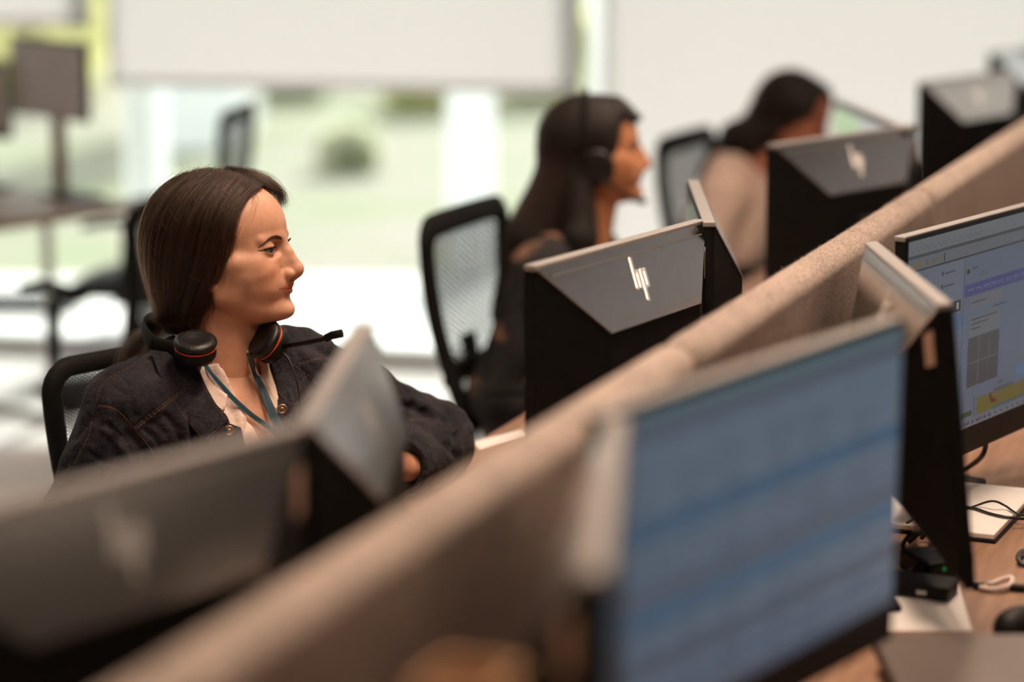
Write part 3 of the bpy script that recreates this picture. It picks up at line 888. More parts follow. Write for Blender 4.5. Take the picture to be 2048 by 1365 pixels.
# ================================================================ dividers and desks
def felt_material():
    m = bpy.data.materials.new('heather_felt'); m.use_nodes = True
    nt = m.node_tree; b = nt.nodes['Principled BSDF']; b.inputs['Roughness'].default_value = 1.0
    b.inputs['Specular IOR Level'].default_value = 0.1; b.inputs['Sheen Weight'].default_value = 0.5; b.inputs['Sheen Roughness'].default_value = 0.6
    b.inputs['Sheen Tint'].default_value = (0.9, 0.75, 0.65, 1)
    tc = nt.nodes.new('ShaderNodeTexCoord')
    mp = nt.nodes.new('ShaderNodeMapping'); mp.inputs['Scale'].default_value = (1, 0.55, 1); mp.inputs['Rotation'].default_value = (0.3, 0.2, 0.6)
    nt.links.new(tc.outputs['Object'], mp.inputs['Vector'])
    n = nt.nodes.new('ShaderNodeTexNoise'); n.inputs['Scale'].default_value = 430; n.inputs['Detail'].default_value = 3; n.inputs['Distortion'].default_value = 1.5
    nt.links.new(mp.outputs['Vector'], n.inputs['Vector'])
    r = nt.nodes.new('ShaderNodeValToRGB'); e = r.color_ramp.elements
    e[0].position = 0.40; e[0].color = (0.115, 0.105, 0.10, 1); e[1].position = 0.60; e[1].color = (0.58, 0.46, 0.385, 1)
    n3 = nt.nodes.new('ShaderNodeTexNoise'); n3.inputs['Scale'].default_value = 14
    nt.links.new(tc.outputs['Object'], n3.inputs['Vector'])
    ad = nt.nodes.new('ShaderNodeMath'); ad.operation = 'MULTIPLY_ADD'; ad.inputs[1].default_value = 0.15; ad.inputs[2].default_value = -0.075
    nt.links.new(n3.outputs['Fac'], ad.inputs[0])
    a2 = nt.nodes.new('ShaderNodeMath'); a2.operation = 'ADD'
    nt.links.new(n.outputs['Fac'], a2.inputs[0]); nt.links.new(ad.outputs[0], a2.inputs[1])
    nt.links.new(a2.outputs[0], r.inputs['Fac']); nt.links.new(r.outputs['Color'], b.inputs['Base Color'])
    bp = nt.nodes.new('ShaderNodeBump'); bp.inputs['Strength'].default_value = 0.7; bp.inputs['Distance'].default_value = 0.002
    nt.links.new(n.outputs['Fac'], bp.inputs['Height']); nt.links.new(bp.outputs['Normal'], b.inputs['Normal'])
    return m
M_FELT = felt_material()
M_TAN = mat('tan_edge_band', (0.55, 0.30, 0.14), 0.6, noise=0.2, scale=60, bump=0.2)
M_OAK = mat('oak_top', (0.32, 0.185, 0.115), 0.45, color2=(0.22, 0.12, 0.072), scale=6, detail=6, stretch=(14, 1.2, 6), bump=0.12, bscale=30)
M_LEG = mat('white_steel', (0.70, 0.69, 0.67), 0.45, noise=0.03, scale=10)
M_BLACK = mat('black_plastic', (0.009, 0.0085, 0.0085), 0.5, noise=0.25, scale=30, spec=0.2)
M_BLACK2 = mat('black_plastic_matt', (0.006, 0.0055, 0.005), 0.7, noise=0.25, scale=60, spec=0.2)
M_FIBRE = mat('felt_fibre', (0.60, 0.49, 0.41), 0.9, color2=(0.16, 0.15, 0.145), scale=160)
DIV_T = 0.058; DIV_TOP = 1.166; DIV_BOT = 0.42
def divider(s0, s1, label, fibres=0):
    L = s1 - s0
    t = thing('desk_divider', label, 'divider', row(s0, 0), RZ, 'felt dividers along the desk row')
    # felt body: rounded top, rounded ends (a pill cross-section swept along y)
    bm = bmesh.new(); r = DIV_T / 2; prof = []
    for k in range(13):
        a = math.pi * k / 12; prof.append((r * math.cos(a), math.sin(a)))
    ys = [0.0, 0.004, 0.010, 0.018, 0.028] + list(np.linspace(0.06, L - 0.06, 14)) + [L - 0.028, L - 0.018, L - 0.010, L - 0.004, L]
    rings = []
    for y in ys:
        e = min(y, L - y); q = 1.0 if e >= 0.028 else math.sqrt(max(0.0, 1 - (1 - e / 0.028) ** 2)) * 0.55 + 0.45
        dz = (1 - q) * 0.035
        ring = [bm.verts.new((x * q, y, DIV_TOP - r * 1.1 - dz + z * r * 1.1 * q)) for x, z in prof]
        ring = [bm.verts.new((r * q, y, DIV_BOT)), bm.verts.new((r * q, y, 0.8))] + ring + [bm.verts.new((-r * q, y, 0.8)), bm.verts.new((-r * q, y, DIV_BOT))]
        rings.append(ring)
    for A, B in zip(rings, rings[1:]):
        for k in range(len(A)): bm.faces.new((A[k], A[(k + 1) % len(A)], B[(k + 1) % len(A)], B[k])).smooth = True
    bm.faces.new(rings[0]); bm.faces.new(rings[-1][::-1])
    bmesh.ops.recalc_face_normals(bm, faces=bm.faces)
    me = bpy.data.meshes.new('felt_body'); bm.to_mesh(me); bm.free(); me.materials.append(M_FELT)
    link('felt_body', me, t)
    m = MB(); m.box((0, -0.0055, (DIV_TOP - 0.022 + DIV_BOT) / 2), (DIV_T * 0.72, 0.011, DIV_TOP - DIV_BOT - 0.026)); m.build('edge_band', M_TAN, t, bevel=0.005)
    for y in (0.25, L - 0.25):
        m = MB(); m.box((0, y, 0.60), (0.066, 0.05, 0.09))
        m.build('clamp', M_BLACK, t, bevel=0.003)
    if fibres:
        cs = []
        for i in range(fibres):
            y = RNG.random() * (L - 0.04) + 0.02; a = RNG.random() * math.pi * 1.15 - 0.1
            if a > math.pi: a = math.pi * RNG.random()
            n_ = np.array((math.cos(a), 0, math.sin(a)))
            if RNG.random() < 0.35: p = np.array((r, y, DIV_TOP - r * 1.1 - RNG.random() * 0.25)); n_ = np.array((1.0, 0, 0))
            else: p = np.array((r * n_[0], y, DIV_TOP - r * 1.1 + n_[2] * r * 1.1))
            d = RNG.normal(size=3); d -= n_ * (d @ n_) * 0.7; d /= np.linalg.norm(d)
            l = 0.002 + 0.0035 * RNG.random() ** 2 + (0.007 * RNG.random() if RNG.random() < 0.03 else 0)
            b2 = RNG.normal(size=3); tt = np.linspace(0, 1, 5)[:, None]
            cs.append(p + d * l * tt * 0.8 + n_ * l * tt * (0.55 - 0.3 * tt) + b2 * l * 0.25 * tt ** 2)
        f = strands('felt_fibres', cs, 0.00009, M_FIBRE, t, 0.5); tag(f, kind='stuff')
    return t
STEP = 1.6
divider(-2 * STEP + 0.007, -STEP - 0.007, 'grey beige felt divider nearest the camera, running out at the bottom of the photo')
divider(-STEP + 0.007, -0.007, 'blurred felt divider in front of the large blue screen, up to the first seam', 0)
divider(0.007, STEP - 0.007, 'sharp heather felt divider between the two seams, in front of the second woman', 26000)
divider(STEP + 0.007, 2 * STEP - 0.007, 'felt divider beyond the second seam, towards the top right corner', 0)
divider(2 * STEP + 0.007, 3 * STEP - 0.007, 'farthest felt divider at the end of the desk row', 0)

DESK_Z = 0.73
def desk(s0, side, label, depth=0.70, grp='oak desks in the double row'):
    t = thing('desk', label, 'desk', row(s0, 0), RZ, grp)
    sg = -1 if side == 'left' else 1         # local x: + is to the right of the row
    x0, x1 = sorted((sg * 0.052, sg * depth))
    m = MB(); m.box(((x0 + x1) / 2, STEP / 2, DESK_Z - 0.0125), (x1 - x0, STEP - 0.006, 0.025)); m.build('desk_top', M_OAK, t, bevel=0.003)
    for y in (0.12, STEP - 0.12):
        m = MB(); m.box(((x0 + x1) / 2, y, 0.30), (0.07, 0.05, 0.54)); m.box(((x0 + x1) / 2, y, 0.585), (0.06, 0.045, 0.24)); m.build('leg', M_LEG, t, bevel=0.006)
        m = MB(); m.box(((x0 + x1) / 2, y, 0.015), (x1 - x0 - 0.06, 0.06, 0.03)); m.build('foot', M_LEG, t, bevel=0.006)
    m = MB(); m.box(((x0 + x1) / 2, STEP / 2, 0.685), (0.06, STEP - 0.24, 0.035)); m.build('crossbar', M_LEG, t, bevel=0.004)
    return t
for k in range(-2, 3):
    desk(k * STEP, 'left', {-2: 'oak desk on the women\'s side nearest the camera, hidden under the dark monitor', -1: 'oak desk on the women\'s side under the blurred nearest pair of monitors',
        0: 'oak desk in front of the woman in denim', 1: 'oak desk in front of the woman with the headset on', 2: 'oak desk in front of the woman in cream'}[k])
    desk(k * STEP, 'right', {-2: 'oak desk right of the divider nearest the camera', -1: 'oak desk under the large blurred blue screen', 0: 'oak desk with tangled cables and white slab at the lower right',
        1: 'oak desk behind the sharp screen at the right edge', 2: 'farthest oak desk on the right of the row'}[k])

# ================================================================ monitors
M_SILVER = mat('silver_plastic', (0.50, 0.47, 0.45), 0.20, metal=1.0, noise=0.04, scale=50)
M_SILVER2 = mat('silver_edge', (0.33, 0.305, 0.29), 0.38, metal=0.3, noise=0.05, scale=50)
M_LOGO = mat('mirror_logo', (0.95, 0.93, 0.90), 0.14, metal=0.72, noise=0.02)
M_STICK = mat('tan_sticker', (0.62, 0.40, 0.29), 0.6, noise=0.1, scale=90)
M_SEAM = mat('seam_grey', (0.10, 0.095, 0.09), 0.5, noise=0.1)
M_OFF = mat('screen_off', (0.012, 0.012, 0.013), 0.22, noise=0.2, scale=4)
EM = {}
def ecol(c, st=1.0):
    k = (tuple(c), st)
    if k not in EM: EM[k] = emis('screen_%02x%02x%02x' % tuple(int(max(0, min(1, x)) ** 0.45 * 255) for x in c), c, st, 0.35)
    return EM[k]
def monitor(a, b, ztop, back_side, label, w=None, h=0.385, ui=None, sticker=True, tilt=4, group='monitors of the double desk row', logo=True, deskz=DESK_Z, chin=0.045, back_mat=None, neck_dx=0.0, neck_mat=None):
    """a, b: the two ends of the top edge as seen from the back, left to right (world xy). The back faces the viewer of a->b."""
    a = Vector((a[0], a[1], 0)); b = Vector((b[0], b[1], 0))
    d = (b - a); L = d.length; w = w or L; d.normalize()
    c = (a + b) / 2
    rz = math.atan2(d.y, d.x)                  # local +x = a->b ; local -y = towards the viewer = back side
    t = thing('monitor', label, 'monitor', (c.x, c.y, deskz), rz, group)
    H = ztop - deskz
    zc = H - h / 2
    T = Matrix.Translation((0, -(h / 2) * math.sin(R(tilt)), zc)) @ Matrix.Rotation(R(-tilt), 4, 'X')
    # front slab (screen to +y)
    m = MB(); m.box((0, 0.008, 0), (w, 0.016, h)); 
    for v in m.bm.verts: v.co = T @ v.co
    m.build('bezel', M_BLACK, t, bevel=0.003)
    m = MB()
    m.box((0, 0.004, h / 2 - 0.0035), (w + 0.003, 0.020, 0.009))
    for v in m.bm.verts: v.co = T @ v.co
    m.build('edge_rim', M_SILVER2, t, bevel=0.002)
    # back: a shallow pyramid that grows to 6 cm deep
    dep, ins, ft, fb = 0.058, 0.125, 0.112, 0.10
    O = [(-w / 2 + 0.002, -0.004, h / 2 - 0.006), (w / 2 - 0.002, -0.004, h / 2 - 0.006), (w / 2 - 0.002, -0.004, -h / 2 + 0.012), (-w / 2 + 0.002, -0.004, -h / 2 + 0.012)]
    I = [(-w / 2 + ins, -dep, h / 2 - ft), (w / 2 - ins, -dep, h / 2 - ft), (w / 2 - ins, -dep, -h / 2 + fb), (-w / 2 + ins, -dep, -h / 2 + fb)]
    OF = [(x, 0.006, z) for x, y, z in O]
    bm = bmesh.new()
    vo = [bm.verts.new(T @ Vector(p)) for p in O]; vi = [bm.verts.new(T @ Vector(p)) for p in I]; vf = [bm.verts.new(T @ Vector(p)) for p in OF]
    bm.faces.new(vi[::-1])
    for k in range(4):
        bm.faces.new((vo[k], vo[(k + 1) % 4], vi[(k + 1) % 4], vi[k])); bm.faces.new((vf[k], vf[(k + 1) % 4], vo[(k + 1) % 4], vo[k]))
    bm.faces.new(vf)
    bmesh.ops.recalc_face_normals(bm, faces=bm.faces)
    me = bpy.data.meshes.new('back_shell'); bm.to_mesh(me); bm.free(); me.materials.append(M_BLACK2)
    ob = link('back_shell', me, t); bv = ob.modifiers.new('b', 'BEVEL'); bv.width = 0.003; bv.segments = 2
    # silver facet laid over the top slope
    nrm = (Vector(I[0]) - Vector(O[0])).cross(Vector(O[1]) - Vector(O[0])); nrm.normalize()
    if nrm.y > 0: nrm = -nrm
    bm = bmesh.new(); A = [Vector(O[0]), Vector(O[1]), Vector(I[1]), Vector(I[0])]
    lo = [bm.verts.new(T @ (p + nrm * 0.0004)) for p in A]; hi = [bm.verts.new(T @ (p + nrm * 0.0024)) for p in A]
    bm.faces.new(hi); bm.faces.new(lo[::-1])
    for k in range(4): bm.faces.new((lo[k], lo[(k + 1) % 4], hi[(k + 1) % 4], hi[k]))
    bmesh.ops.recalc_face_normals(bm, faces=bm.faces)
    me = bpy.data.meshes.new('silver_panel'); bm.to_mesh(me); bm.free(); me.materials.append(back_mat or M_SILVER)
    sp = link('silver_panel', me, t)
    down = (Vector(I[0]) - Vector(O[0])); down.x = 0; sl = down.length; down.normalize()
    def F(x, s, up=0.0): return T @ (Vector((x, O[0][1], O[0][2])) + down * s + nrm * (0.0024 + up))
    def plate(mb, pts, th):
        A = [mb.bm.verts.new(F(x, s, 0)) for x, s in pts]; B = [mb.bm.verts.new(F(x, s, th)) for x, s in pts]
        mb.bm.faces.new(B)
        for k in range(len(A)): mb.bm.faces.new((A[k], A[(k + 1) % len(A)], B[(k + 1) % len(B)], B[k]))
    m = MB(); plate(m, [(-w / 2 + 0.03, 0.014), (w / 2 - 0.03, 0.014), (w / 2 - 0.03, 0.0165), (-w / 2 + 0.03, 0.0165)], 0.0008); m.build('seam_line', M_SEAM, sp)
    m = MB(); m.cyl(F(w / 2 - 0.035, 0.010, -0.001), F(w / 2 - 0.035, 0.010, 0.0008), 0.003, seg=12); m.build('lock_slot', M_BLACK, sp)
    if logo:
        # four slanted strokes: two tall, two short, joined in pairs
        m = MB(); sw, pitch, lean = 0.0064, 0.0112, 0.30
        def stroke(x0, s0, s1):
            n = 6; pts = []
            cx0 = x0 - lean * (s0 - 0.054); cx1 = x0 - lean * (s1 - 0.054)
            for k in range(n + 1): a = math.pi * k / n; pts.append((cx0 - sw / 2 * math.cos(a), s0 - sw / 2 * math.sin(a)))
            for k in range(n + 1): a = math.pi * k / n; pts.append((cx1 + sw / 2 * math.cos(a), s1 + sw / 2 * math.sin(a)))
            plate(m, pts, 0.0008)
        xs = [-1.5 * pitch, -0.5 * pitch, 0.5 * pitch, 1.5 * pitch]
        stroke(xs[0], 0.022, 0.067); stroke(xs[1], 0.043, 0.067); stroke(xs[2], 0.043, 0.088); stroke(xs[3], 0.043, 0.067)
        for xa, xb, s_ in ((xs[0], xs[1], 0.042), (xs[2], xs[3], 0.042), (xs[2], xs[3], 0.068)):
            cx = -lean * (s_ - 0.054)
            plate(m, [(xa + cx, s_ - 0.002), (xb + cx, s_ - 0.002), (xb + cx, s_ + 0.0025), (xa + cx, s_ + 0.0025)], 0.0007)
        m.build('logo', M_LOGO, sp)
    if sticker:
        # on the slope at the viewer's right
        o1, i1 = Vector(O[1]), Vector(I[1]); o2, i2 = Vector(O[2]), Vector(I[2])
        def G(f, z):    # f across the slope 0..1, z height
            tz = (h / 2 - 0.006 - z) / (h - 0.018)
            return Vector((w / 2 - 0.002 - f * ins, -0.004 - f * (dep - 0.004) - 0.0012, z))
        m = MB(); pts = [G(0.10, h / 2 - 0.035), G(0.26, h / 2 - 0.045), G(0.26, h / 2 - 0.088), G(0.10, h / 2 - 0.082)]
        m.bm.faces.new([m.bm.verts.new(T @ (p + Vector((0.0008, -0.0012, 0)))) for p in pts]); st = m.build('sticker', M_STICK, t)
        so = st.modifiers.new('s', 'SOLIDIFY'); so.thickness = 0.0006
    # screen
    sw_, sh_ = w - 0.014, h - 0.008 - chin
    sc0 = T @ Vector((0, 0.0165, (chin - 0.008) / 2))
    mats = []; V = []; Fc = []; MI = []
    def quad(x0, z0, x1, z1, c, lift):
        """0..1 from the screen's lower left as its user sees it"""
        if c not in mats: mats.append(c)
        i = len(V)
        for X, Z in ((x0, z0), (x1, z0), (x1, z1), (x0, z1)):
            V.append(tuple(T @ Vector((-(X - 0.5) * sw_, 0.0162 + lift * 0.00012, (chin - 0.008) / 2 + (Z - 0.5) * sh_))))
        Fc.append((i, i + 1, i + 2, i + 3)); MI.append(mats.index(c))
    if ui: ui(quad)
    else: quad(0, 0, 1, 1, M_OFF, 0)
    me = bpy.data.meshes.new('screen'); me.from_pydata(V, [], Fc); me.update()
    for c in mats: me.materials.append(c)
    me.polygons.foreach_set('material_index', MI)
    link('screen', me, t)
    # stand
    m = MB(); m.box((neck_dx, -dep - 0.012, zc - 0.02), (0.09, 0.03, 0.09)); m.box((neck_dx, -dep - 0.03, (zc + 0.02) / 2), (0.06, 0.022, zc + 0.02)); m.build('stand_neck', neck_mat or M_BLACK, t, bevel=0.004)
    m = MB(); m.box((0, -0.062, 0.006), (0.20, 0.115, 0.012)); m.build('stand_base', M_BLACK, t, bevel=0.005)
    return t
def px_ends(p, q, z, L=None):
    a = PZ(*p, z); b = PZ(*q, z); a.z = b.z = 0
    return a, b
def set_len(a, b, L, keep):
    """resize the edge to L keeping one end ('a' or 'b')"""
    d = (b - a).normalized()
    return (a, a + d * L) if keep == 'a' else (b - d * L, b)
ZT = 1.195; MW = 0.54
# screens seen from their user's side
def ui_white(q):
    q(0, 0, 1, 1, ecol((0.62, 0.64, 0.62)), 0); q(0, 0, 1, 0.04, ecol((0.30, 0.32, 0.36)), 1)
def ui_green(q):
    q(0, 0, 1, 1, ecol((0.45, 0.44, 0.42)), 0); q(0.0, 0.0, 0.42, 0.97, ecol((0.40, 0.52, 0.30)), 1); q(0, 0.97, 1, 1, ecol((0.2, 0.2, 0.2)), 2)
def ui_sheet(q):
    ecol = lambda c: globals()['ecol']((c[0] * 0.86, c[1], c[2] * 1.06), 0.54)
    base = ecol((0.135, 0.175, 0.235)); q(0, 0, 1, 1, ecol((0.150, 0.190, 0.245)), 0)
    q(0, 0.955, 1, 1, ecol((0.12, 0.17, 0.19)), 1); q(0, 0.90, 1, 0.955, ecol((0.10, 0.12, 0.16)), 1)
    blue = ecol((0.040, 0.125, 0.225)); mid = ecol((0.105, 0.145, 0.21)); dk = ecol((0.085, 0.10, 0.145))
    for z0, z1, c in ((0.60, 0.665, blue), (0.535, 0.56, mid), (0.46, 0.50, mid), (0.40, 0.445, dk), (0.325, 0.385, blue), (0.27, 0.29, mid), (0.18, 0.225, dk), (0.10, 0.13, mid), (0.0, 0.05, dk)):
        q(0, z0, 1, z1, c, 1)
    line = ecol((0.10, 0.13, 0.18))
    for i in range(26): q(0, 0.03 + i * 0.033, 1, 0.033 + i * 0.033, line, 2)
    for x in (0.06, 0.2, 0.33, 0.5, 0.62, 0.8): q(x, 0, x + 0.004, 0.9, line, 3)
    txt = ecol((0.07, 0.09, 0.13))
    rr = random.Random(5)
    for i in range(24):
        for x in (0.08, 0.22, 0.35, 0.52, 0.64, 0.82):
            if rr.random() < 0.75: q(x, 0.042 + i * 0.033, x + 0.04 + rr.random() * 0.06, 0.050 + i * 0.033, txt, 3)
def ui_chat(q):
    ecol = lambda c: globals()['ecol'](c, 0.55)
    rr = random.Random(3)
    bgc = ecol((0.125, 0.155, 0.215)); q(0, 0, 1, 1, bgc, 0)
    grey = ecol((0.150, 0.165, 0.185)); dk = ecol((0.035, 0.037, 0.042)); txt = ecol((0.055, 0.065, 0.09)); tool = ecol((0.10, 0.115, 0.135))
    # the near (user's left is far from the apex) picture corner is x = 0
    q(0, 0.93, 1, 1, ecol((0.165, 0.185, 0.20)), 1); q(0, 0.915, 1, 0.93, ecol((0.06, 0.065, 0.075)), 1)
    q(0, 0.86, 1, 0.915, ecol((0.14, 0.155, 0.175)), 1); q(0.0, 0.852, 1, 0.86, dk, 2)
    for i in range(9): q(0.03 + i * 0.021, 0.872, 0.043 + i * 0.021, 0.893, ecol(rr.choice([(0.25, 0.16, 0.06), (0.10, 0.12, 0.17), (0.20, 0.14, 0.05)])), 2)
    q(0.235, 0.865, 0.243, 0.905, dk, 2)
    q(0.0, 0.0, 0.21, 0.852, ecol((0.14, 0.165, 0.215)), 1)              # folder list
    for i in range(17):
        z = 0.825 - i * 0.046
        q(0.06, z, 0.09 + rr.random() * 0.06, z + 0.007, txt, 2); q(0.02, z + 0.001, 0.035, z + 0.009, txt, 2)
        if i % 4 == 1: q(0.03, z - 0.008, 0.045, z + 0.012, ecol((0.03, 0.07, 0.28)), 3)
    q(0.03, 0.795, 0.12, 0.825, ecol((0.09, 0.14, 0.24)), 2)
    q(0.0, 0.66, 0.21, 0.662, dk, 2)
    q(0.21, 0.0, 0.38, 0.852, ecol((0.15, 0.175, 0.225)), 1)             # conversation list
    q(0.225, 0.60, 0.365, 0.655, dk, 3); q(0.335, 0.612, 0.35, 0.645, ecol((0.35, 0.36, 0.36)), 4)
    q(0.21, 0.51, 0.38, 0.59, ecol((0.085, 0.16, 0.25)), 2)
    for i in range(13):
        z = 0.80 - i * 0.062
        if 0.5 < z < 0.67: continue
        q(0.245, z, 0.28 + rr.random() * 0.05, z + 0.008, txt, 2); q(0.225, z - 0.003, 0.237, z + 0.016, dk, 2)
    q(0.38, 0.0, 0.383, 0.852, txt, 3)
    q(0.39, 0.655, 1.0, 0.715, ecol((0.065, 0.075, 0.21)), 2)            # banner
    for i in range(10): q(0.41 + i * 0.055, 0.683, 0.445 + i * 0.055 + rr.random() * 0.012, 0.690, ecol((0.16, 0.18, 0.27)), 3)
    q(0.395, 0.765, 0.425, 0.805, grey, 2); q(0.40, 0.768, 0.42, 0.79, dk, 3); q(0.44, 0.785, 0.475, 0.793, txt, 2)
    q(0.92, 0.80, 0.955, 0.825, ecol((0.03, 0.10, 0.06)), 3)
    for i in range(4): q(0.90 + i * 0.022, 0.755, 0.91 + i * 0.022, 0.785, ecol((0.05, 0.08, 0.22)), 3)
    q(0.43, 0.59, 0.66, 0.648, grey, 3); q(0.445, 0.615, 0.55, 0.622, txt, 4); q(0.60, 0.565, 0.70, 0.572, txt, 3)
    q(0.43, 0.45, 0.655, 0.55, grey, 3)
    for i in range(3): q(0.445, 0.53 - i * 0.023, 0.63 - i * 0.06, 0.537 - i * 0.023, txt, 4)
    q(0.43, 0.20, 0.655, 0.445, ecol((0.065, 0.067, 0.075)), 3)
    for x in (0.505, 0.58): q(x, 0.20, x + 0.004, 0.445, grey, 4)
    q(0.43, 0.318, 0.655, 0.322, grey, 4); q(0.583, 0.20, 0.590, 0.318, dk, 5)
    q(0.80, 0.165, 1.0, 0.215, ecol((0.10, 0.19, 0.33)), 3)
    q(0.63, 0.09, 0.78, 0.145, ecol((0.085, 0.095, 0.125)), 3); q(0.65, 0.112, 0.70, 0.12, grey, 4)
    q(0.66, 0.165, 0.70, 0.172, txt, 3)
    for i in range(26):
        x = 0.02 + i * 0.0185
        q(x, 0.945 + 0.012 * (i % 2), x + 0.012, 0.952 + 0.012 * (i % 2), ecol((0.10, 0.115, 0.13)), 2)
    for i in range(15):
        q(0.50 + i * 0.031, 0.672, 0.518 + i * 0.031, 0.676, ecol((0.16, 0.18, 0.27)), 4)
    for i in range(3): q(0.49 + i * 0.02, 0.745 + 0.01 * (i % 2), 0.50 + i * 0.02, 0.752 + 0.01 * (i % 2), txt, 3)
    q(0.38, 0.0, 1.0, 0.035, ecol((0.155, 0.175, 0.21)), 2)
    for i in range(14): q(0.395 + i * 0.042, 0.012, 0.41 + i * 0.042, 0.024, txt, 3)
    q(0.21, 0.02, 0.36, 0.05, ecol((0.03, 0.075, 0.03)), 4); q(0.51, 0.045, 1.0, 0.13, ecol((0.15, 0.13, 0.035)), 4); q(0.40, 0.055, 0.475, 0.08, ecol((0.03, 0.07, 0.03)), 4); q(0.49, 0.04, 0.494, 0.14, txt, 4)
    q(0.60, 0.105, 0.615, 0.13, ecol((0.12, 0.025, 0.02)), 5); q(0.608, 0.088, 0.63, 0.108, ecol((0.12, 0.025, 0.02)), 5); q(0.615, 0.075, 0.655, 0.092, ecol((0.12, 0.025, 0.02)), 5); q(0.62, 0.045, 1.0, 0.056, ecol((0.05, 0.11, 0.12)), 5)
    for i in range(7): q(0.42 + i * 0.03, 0.012, 0.432 + i * 0.03, 0.03, txt, 3)
monitors = []
SF = 'silver and black backed monitor '
# women's side, one pair per desk: near wing then far wing
a, b = px_ends((1055, 535), (1405, 440), ZT); a, b = set_len(a, b, MW, 'b')
monitor(a, b, ZT, 0, 'dark monitor with bright zigzag logo, in front of the woman wearing her headset', tilt=0.5)
n_, f_ = px_ends((1409, 447), (1378, 362), ZT); n_, f_ = set_len(n_, f_, MW, 'a')
monitor(n_ + Vector((0.012, 0.012, 0)), f_ + Vector((0.012, 0.012, 0)), ZT, 0, 'monitor seen nearly edge-on, right behind the sharp zigzag logo monitor', tilt=0.5)
a, b = px_ends((1545, 290), (1812, 252), ZT); a, b = set_len(a, b, MW, 'a')
monitor(a, b, ZT, 0, 'dark monitor with zigzag logo in front of the woman in cream', tilt=0.5)
n_, f_ = px_ends((1818, 258), (1690, 205), ZT); n_, f_ = set_len(n_, f_, 0.66, 'a')
monitor(n_ + Vector((0.0, 0.035, 0)), f_ + Vector((0, 0.035, 0)), ZT, 0, 'monitor showing a grey and green screen beside the face of the woman in cream', ui=ui_green, tilt=0.5, w=0.66)
a, b = px_ends((1845, 165), (2020, 141), ZT); a, b = set_len(a, b, MW, 'a')
monitor(a, b, ZT, 0, 'dark monitor with zigzag logo against the blind near the top right corner', tilt=0.5)
a, b = px_ends((1986, 106), (2130, 84), ZT); a, b = set_len(a, b, MW, 'a')
monitor(a, b, ZT, 0, 'dark monitor cut by the right edge of the photo, highest up', tilt=0.5)
n_, f_ = px_ends((600, 872), (735, 650), ZT); n_, f_ = set_len(n_, f_, MW, 'b')
monitor(n_, f_, ZT, 0, 'blurred monitor edge standing up as a pale grey peak before the woman in denim', tilt=0.5)
b = Vector((n_.x - 0.006, n_.y - 0.012, 0)); a0 = PZ(0, 1012, ZT); a0.z = 0; a, b = set_len(a0, b, MW, 'b')
monitor(a, b, ZT, 0, 'large blurred dark monitor at the lower left with a glinting logo', tilt=0.5)
# right-hand side
a, b = px_ends((1766, 484), (1915, 600), ZT); a, b = set_len(a, b, 0.53, 'a'); a.x -= 0.022; b.x -= 0.026
monitor(a, b, ZT, 0, 'monitor with its silver black back to the camera, left of the sharp screen', tilt=-6.5)
n_, f_ = px_ends((1795, 474), (2048, 408), ZT); n_, f_ = set_len(n_, f_, MW, 'a')
monitor(f_, n_, ZT, 0, 'monitor showing a sharp chat window with grey picture at the right edge', ui=ui_chat, tilt=0.5)
ZF = 1.245
n_, f_ = px_ends((1232, 820), (1805, 634), ZF); n_, f_ = set_len(n_, f_, 0.615, 'b'); n_.x -= 0.011; f_.x -= 0.011
monitor(f_, n_, ZF, 0, 'large blurred monitor with a blue striped table on its screen', ui=ui_sheet, w=0.615, h=0.375, tilt=0.5)
nn = PZ(1225, 836, ZF); ne = PZ(1168, 1210, ZF); nn.z = ne.z = 0; nn, ne = set_len(nn, ne, 0.50, 'a')
monitor(nn, ne, ZF, 0, 'blurred monitor seen edge-on, a pale band left of the large blue screen', tilt=0.5, h=0.375)
